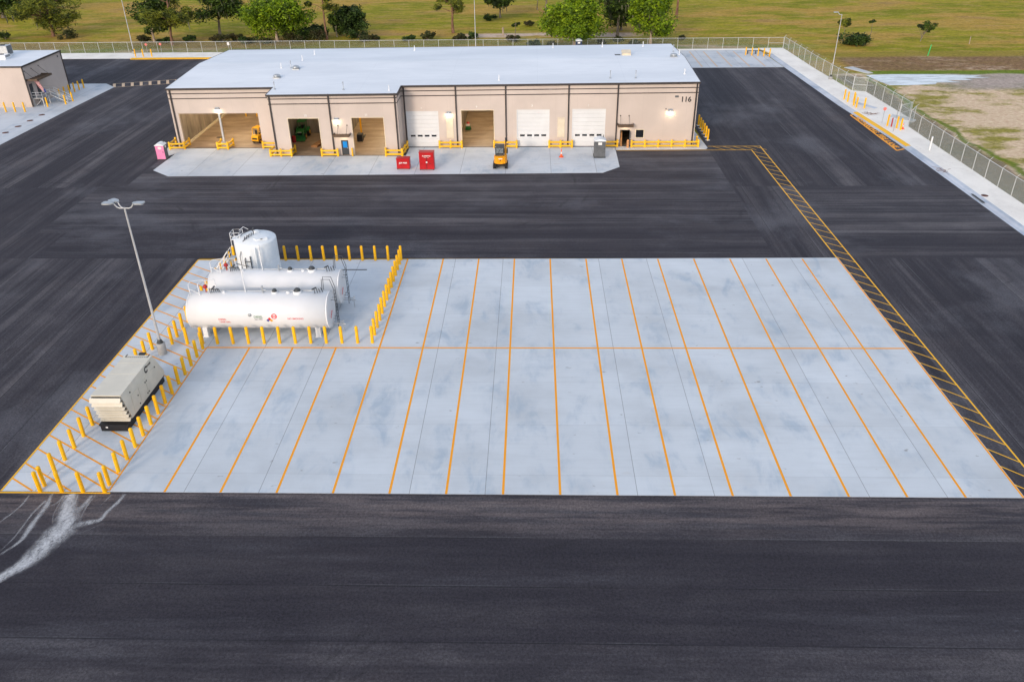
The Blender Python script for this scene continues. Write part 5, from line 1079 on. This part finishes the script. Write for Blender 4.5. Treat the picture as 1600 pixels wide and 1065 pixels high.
def brush(x,y,label,n,spread,z=.12):
    m=MB(); r=random.Random(int(x*7+y))
    for k in range(n):
        a=r.uniform(0,6.3); L=r.uniform(.3,spread); p=Vector((r.uniform(-spread*.5,spread*.5),r.uniform(-spread*.35,spread*.35),.02)); m.tube([p,p+Vector((math.cos(a)*L*.5,math.sin(a)*L*.5,r.uniform(.02,.12))),p+Vector((math.cos(a)*L,math.sin(a)*L,.03))],[.025,.02,.01],4)
    single('dead_branches',m,M['bark_p'],label,'branches',(x,y,z),'fallen twigs on the shell strip')
brush(77.0,63.5,'sparse brown twigs lying on the shell strip beside the kerb',12,1.6); brush(78.6,41.5,'reddish brown twigs on the shell strip at the right picture edge',18,1.5); brush(77.9,91.5,'dark green-brown cut branch on the shell strip by the red sign',16,1.3)
t=thing('hose_reel','low dark rack lying behind the bollards on the far parking pad','rack',(71,140.6,.004)); m=MB(); m.box(-1.9,1.9,-.2,.2,.55,.65); part('shelf',m,M['dkgrey'],t); m=MB()
for x in (-1.7,0,1.7): m.box(x-.06,x+.06,-.2,.2,0,.55)
part('leg',m,M['dkgrey'],t)
t.name='pipe_rack'
m=MB(); m.box(-.2,.2,-.12,.12,0,.05); 
# ---------------------------------------------------------------- trees
def tree(label,x,y,h,cz,rx,rzz,ncl,nl,leafm,barkm,kind,seed,tr=.28,leaf=.42,moss=0,lean=(0,0),low=0.0,name=None,group='trees beyond the back fence',cat='tree'):
    r=random.Random(seed)
    if cat=='tree' and rx>2.5: rx*=1.2; rzz*=1.08; cz-=.7
    t=thing(name or ('pine_tree' if kind=='pine' else ('shrub' if kind=='bush' else 'oak_tree')),label,cat,(x,y,-.06),group)
    clumps=[]
    for k in range(ncl):
        for _ in range(30):
            p=Vector((r.uniform(-1,1),r.uniform(-1,1),r.uniform(-1,1)))
            if .25<p.length<1: break
        p=p*(.55+.45*r.random()) if kind!='pine' else p
        clumps.append(Vector((p.x*rx+lean[0]*(cz/h),p.y*rx*.9+lean[1]*(cz/h),cz+p.z*rzz)))
    tm=MB()
    base=[]; nseg=6; topz=(cz+rzz*.55) if kind!='pine' else h*.96
    if kind=='bush': topz=cz
    for k in range(nseg+1):
        f=k/nseg; base.append(Vector((lean[0]*f+r.uniform(-.12,.12)*(k>0),lean[1]*f+r.uniform(-.12,.12)*(k>0),topz*f)))
    tm.tube(base,[tr*(1.35 if k==0 else 1)*(1-.72*k/nseg) for k in range(nseg+1)],8)
    for c in clumps:
        f=max(.3,min(.95,(c.z-.25*rx)/topz)) if kind!='bush' else r.uniform(.1,.6)
        i=min(nseg-1,int(f*nseg)); s=base[i].lerp(base[i+1],f*nseg-i); mid=s.lerp(c,.5)+Vector((r.uniform(-.3,.3),r.uniform(-.3,.3),r.uniform(-.1,.4)))
        tm.tube([s,mid,c],[tr*.32*(1-.5*f)+.02,tr*.2*(1-.5*f)+.015,.02],5,False)
    part('trunk',tm,barkm,t)
    cm=MB(); vs=[];fs=[]
    for c in clumps:
        cr=rx*r.uniform(.24,.44) if kind!='pine' else rx*r.uniform(.20,.38)
        for q in range(int(2.3*nl/ncl)):
            d=Vector((r.gauss(0,1),r.gauss(0,1),r.gauss(0,.62))); d*=cr*.62/max(.6,d.length**.35)*.9
            p=c+d
            if p.z<low: p.z=low+r.random()*.4
            L=leaf*1.35*r.uniform(.5,1.45); a=Vector((r.uniform(-1,1),r.uniform(-1,1),r.uniform(-.6,.6))).normalized(); b2=a.cross(Vector((r.uniform(-1,1),r.uniform(-1,1),r.uniform(-1,1)))).normalized()
            wd=L*(.5 if kind!='pine' else .22); o=len(vs); vs+=[tuple(p-a*L*.5),tuple(p+b2*wd*.5),tuple(p+a*L*.5),tuple(p-b2*wd*.5)]; fs.append((o,o+1,o+2,o+3))
    cm.add(vs,fs); nf=len(cm.f)
    if moss:
        mm=cm
        for k in range(moss):
            c=r.choice(clumps); p=c+Vector((r.gauss(0,rx*.2),r.gauss(0,rx*.2),-.2)); L=r.uniform(.7,2.2); w=r.uniform(.06,.18); a=r.uniform(0,3.14); dx,dy=math.cos(a)*w,math.sin(a)*w
            mm.add([(p.x-dx,p.y-dy,p.z),(p.x+dx,p.y+dy,p.z),(p.x+dx*.6+.05,p.y+dy*.6,p.z-L*.6),(p.x+.08,p.y,p.z-L),(p.x-dx*.6+.02,p.y-dy*.6,p.z-L*.6)],[(0,1,2,3,4)])
    co_=part('crown',cm,leafm,t)
    if moss:
        co_.data.materials.append(M['moss'])
        for pg in co_.data.polygons[nf:]: pg.material_index=1
PB,OB,WB=M['bark_p'],M['bark_o'],M['bark_w']
tree('moss-draped dark oak cut by the left picture edge',-124,198,13,6.2,7.5,4.8,30,4200,M['lf_oak'],OB,'oak',1,.5,.5,160)
tree('spreading pine with reddish trunk behind the left building',-94.4,168.2,13,7.4,6.6,4.6,34,4200,M['lf_pine'],PB,'pine',2,.34,.6,60)
tree('dark green oak with pale trunk left of the reddish pine',-65.7,159.5,12.5,7.2,4.6,4.6,24,3400,M['lf_oak'],WB,'oak',3,.26,.45)
tree('reddish-trunked pine just right of the dark oak',-60.0,156.0,14,9.0,5.0,4.0,20,2400,M['lf_pine'],PB,'pine',4,.32,.6,20,(1.0,0))
tree('mossy oak with pale forked trunk between the pine and the bright oak',-53.0,168.2,13,7.4,5.6,4.6,22,2900,M['lf_oak'],OB,'oak',5,.34,.45,110,(.6,0))
tree('bright green leafy oak behind the roof\'s left half',-36.3,159.2,13,6.9,7.0,5.0,38,6000,M['lf_bright'],WB,'oak',6,.36,.46,30)
tree('tall bare-stemmed pine beside the round dark shrub',-25.0,161.2,15,9.8,3.4,4.2,14,1100,M['lf_pine'],PB,'pine',7,.26,.6)
tree('round dark green bushy tree right of the bare-stemmed pine',-20.3,166.5,8.5,4.3,3.6,3.7,30,4200,M['lf_dark'],OB,'oak',8,.25,.42,0,(0,0),.3)
tree('lopsided small dark tree touching the bare-stemmed pine',-23.2,164.2,6.5,4.4,2.0,1.8,9,900,M['lf_oak'],OB,'oak',9,.12,.4)
tree('low dark hedge clump right of the bright oak\'s trunk',-28.8,165.0,3,1.4,3.8,1.3,18,1900,M['lf_dark'],OB,'bush',10,.1,.4,0,(0,0),.1,'shrub','scrub along the back fence','shrub')
tree('straight pine left of the lamp pole behind the roof',4.3,168.6,15,8.6,3.6,3.6,16,1300,M['lf_pine'],PB,'pine',11,.3,.6)
tree('small far oak with twin stems right of the roof lamp pole',15.0,191.5,9,5.4,4.2,2.6,18,1900,M['lf_oak'],OB,'oak',12,.24,.45,30)
tree('little far tree behind the twin-stemmed oak',25,205,8,4.6,2.2,1.8,8,800,M['lf_dark'],OB,'oak',13,.15,.42)
tree('dark mossy tree stem left behind the big bright oak',27.4,197.5,13,8.0,4.5,3.6,16,1600,M['lf_oak'],OB,'oak',14,.32,.5,60)
tree('broad bright green oak right behind the roof above the navy toilet',33.0,149.5,12.5,6.5,6.6,4.9,44,7600,M['lf_bright'],WB,'oak',15,.3,.44,10,(0,0),2.2)
tree('dark compact oak between the two bright oaks',45.3,170.5,10,5.4,4.2,3.2,20,2600,M['lf_oak'],OB,'oak',16,.3,.44,30)
tree('mossy twin-trunked oak left of the right bright oak',43.6,161.0,14,8.6,4.8,4.4,20,2300,M['lf_oak'],OB,'oak',17,.34,.46,150)
tree('bright yellow-green oak above the roof\'s right end',50.3,152.6,13,7.6,5.4,5.4,34,5200,M['lf_bright'],WB,'oak',18,.3,.44,80,(0,0),1.8)
tree('lone bare pine trunk right of the bright oaks',61.6,189,17,12.5,2.6,3.0,9,700,M['lf_pine'],PB,'pine',19,.32,.6)
tree('tiny forked sapling by the sandy track',19.6,164.5,3.6,2.6,1.0,.9,6,330,M['lf_oak'],OB,'oak',20,.1,.32)
tree('green shrub clump beyond the right fence corner',94.5,150.0,3,1.2,3.6,1.1,18,1500,M['lf_dark'],OB,'bush',21,.08,.36,0,(0,0),.1,'shrub','shrubs beyond the right fence','shrub')
tree('flat-topped little tree behind the right shrub clump',93.9,155.0,4.8,4.1,1.9,.7,8,650,M['lf_pine'],OB,'oak',22,.09,.36,0,(0,0),0,None,'shrubs beyond the right fence')
tree('small dark ball-topped sapling right of the flat-topped tree',101.2,158.0,4.2,3.6,.8,.7,5,320,M['lf_oak'],OB,'oak',23,.07,.32,0,(0,0),0,None,'shrubs beyond the right fence')
tree('thin leaning shrub left of the green marker stake',110.8,153.6,4,2.9,2.0,1.3,9,380,M['lf_oak'],OB,'bush',24,.09,.34,0,(.6,0),.2,'shrub','shrubs beyond the right fence','shrub')
scr=[(-104,164,2.2),(-89.5,165,2.8),(-68,158.5,1.8),(-57.5,160,1.6),(-49,158,2.2),(-46,160,1.8),(-42.5,157.5,2.0),(-16,159,1.6),(-13,160,1.3),(-5,158.5,1.6),(-1,160,2.0),(6.5,160,1.8),(10,161,1.5),(19,157,1.6),(28,149.5,1.5),(24,150,1.8),(43,156,1.3),(58,158,1.2),(12.4,187,1.8),(23,178,1.4)]
scr+=[(-33,159.5,3.2),(-30,160.5,3.4),(-26.5,160,2.9),(-38.5,157.2,1.5),(-18,162,3.0),(46.5,151.5,1.4),(39,152.5,1.2),(-62.5,158.0,1.5)]
names=['under the spreading pine, left side','under the spreading pine, right side','at the foot of the dark oak','at the foot of the reddish pine','below the mossy oak','between the mossy oak and the bright oak','left of the bright oak trunk','right of the round bushy tree','farther right of the round bushy tree','left of the straight pine','close left of the straight pine','close right of the straight pine','below the lamp pole behind the roof','by the sandy track','left of the navy toilet','between lamp pole and navy toilet','under the dark compact oak','right of the right bright oak','behind the straight pine on the grass','on the grass past the sandy track','just left of the low dark hedge','before the low dark hedge','at the foot of the bare-stemmed pine','right at the bright oak trunk','under the round bushy tree','left of the right bright oak trunk','right of the navy toilet','between dark oak and reddish pine']
for k,((x,y,s),nm) in enumerate(zip(scr,names)):
    tree('low scrubby bush '+nm,x,y,s,s*.45,s*1.1,s*.42,9,420,M['lf_weed'] if k%3 else M['lf_dark'],OB,'bush',40+k,.05,.3,0,(0,0),.05,'shrub','scrub along the back fence','shrub')

# ---------------------------------------------------------------- light and camera
SUN_EL,SUN_AZ=math.radians(16),math.radians(205)      # azimuth clockwise from +Y
w=bpy.data.worlds.new('World'); S.world=w; w.use_nodes=True; nt=w.node_tree; bg=nt.nodes['Background']
sky=nt.nodes.new('ShaderNodeTexSky'); sky.sky_type='NISHITA'; sky.sun_disc=False; sky.sun_elevation=SUN_EL; sky.sun_rotation=SUN_AZ; sky.air_density=1.0; sky.dust_density=2.0; sky.ozone_density=1.5
tc=nt.nodes.new('ShaderNodeTexCoord'); mp=nt.nodes.new('ShaderNodeMapping'); mp.inputs['Scale'].default_value=(1.6,1.6,4.5); nt.links.new(tc.outputs['Generated'],mp.inputs[0])
cn=nt.nodes.new('ShaderNodeTexNoise'); cn.inputs['Scale'].default_value=1.5; cn.inputs['Detail'].default_value=7; cn.inputs['Roughness'].default_value=.55; nt.links.new(mp.outputs[0],cn.inputs['Vector'])
mr=nt.nodes.new('ShaderNodeMapRange'); mr.interpolation_type='SMOOTHSTEP'; mr.inputs[1].default_value=.36; mr.inputs[2].default_value=.60; mr.inputs[4].default_value=.85; nt.links.new(cn.outputs['Fac'],mr.inputs[0])
mxs=nt.nodes.new('ShaderNodeMix'); mxs.data_type='RGBA'; mxs.inputs[7].default_value=(2.55,2.65,2.95,1); sx=nt.nodes.new('ShaderNodeSeparateXYZ'); nt.links.new(tc.outputs['Generated'],sx.inputs[0]); hz=nt.nodes.new('ShaderNodeMapRange'); hz.interpolation_type='SMOOTHSTEP'; hz.inputs[1].default_value=.45; hz.inputs[2].default_value=.05; hz.inputs[4].default_value=.9; nt.links.new(sx.outputs[2],hz.inputs[0])
mm_=nt.nodes.new('ShaderNodeMath'); mm_.operation='MAXIMUM'; nt.links.new(mr.outputs[0],mm_.inputs[0]); nt.links.new(hz.outputs[0],mm_.inputs[1]); nt.links.new(mm_.outputs[0],mxs.inputs[0]); nt.links.new(sky.outputs[0],mxs.inputs[6])
nt.links.new(mxs.outputs[2],bg.inputs[0]); bg.inputs[1].default_value=.15
L=bpy.data.lights.new('sun','SUN'); L.energy=.88; L.angle=math.radians(11); L.color=(1,.85,.73); so=bpy.data.objects.new('sun',L); COL.objects.link(so)
d=Vector((math.sin(SUN_AZ)*math.cos(SUN_EL),math.cos(SUN_AZ)*math.cos(SUN_EL),math.sin(SUN_EL))); so.rotation_euler=d.to_track_quat('Z','Y').to_euler(); so.location=(0,-60,60)
cam=bpy.data.cameras.new('camera'); cam.sensor_width=36; cam.lens=1268.4/1600*36; cam.clip_end=6000; cam.clip_start=.5
co=bpy.data.objects.new('camera',cam); COL.objects.link(co)
R3=((.99968178,.022755,-.01088761),(.00204813,-.50340192,-.86404995),(-.0251423,.86375269,-.50328834))
m=Matrix(((R3[0][0],-R3[1][0],-R3[2][0],23.807),(R3[0][1],-R3[1][1],-R3[2][1],-39.978),(R3[0][2],-R3[1][2],-R3[2][2],34.655),(0,0,0,1))); co.matrix_world=m
S.camera=co
S.view_settings.view_transform='Standard'; S.view_settings.look='None'; S.view_settings.gamma=1; S.view_settings.use_curve_mapping=False; S.view_settings.exposure=1.15
S.cycles.transparent_max_bounces=24
labs={}
for o in S.objects:
    if o.parent is None and 'label' in o: labs.setdefault(o['label'],[]).append(o.name)
for k,v in labs.items():
    if len(v)>1: print('DUP LABEL',k,v)
    if not 4<=len(k.split())<=16: print('LABEL LENGTH',len(k.split()),k)
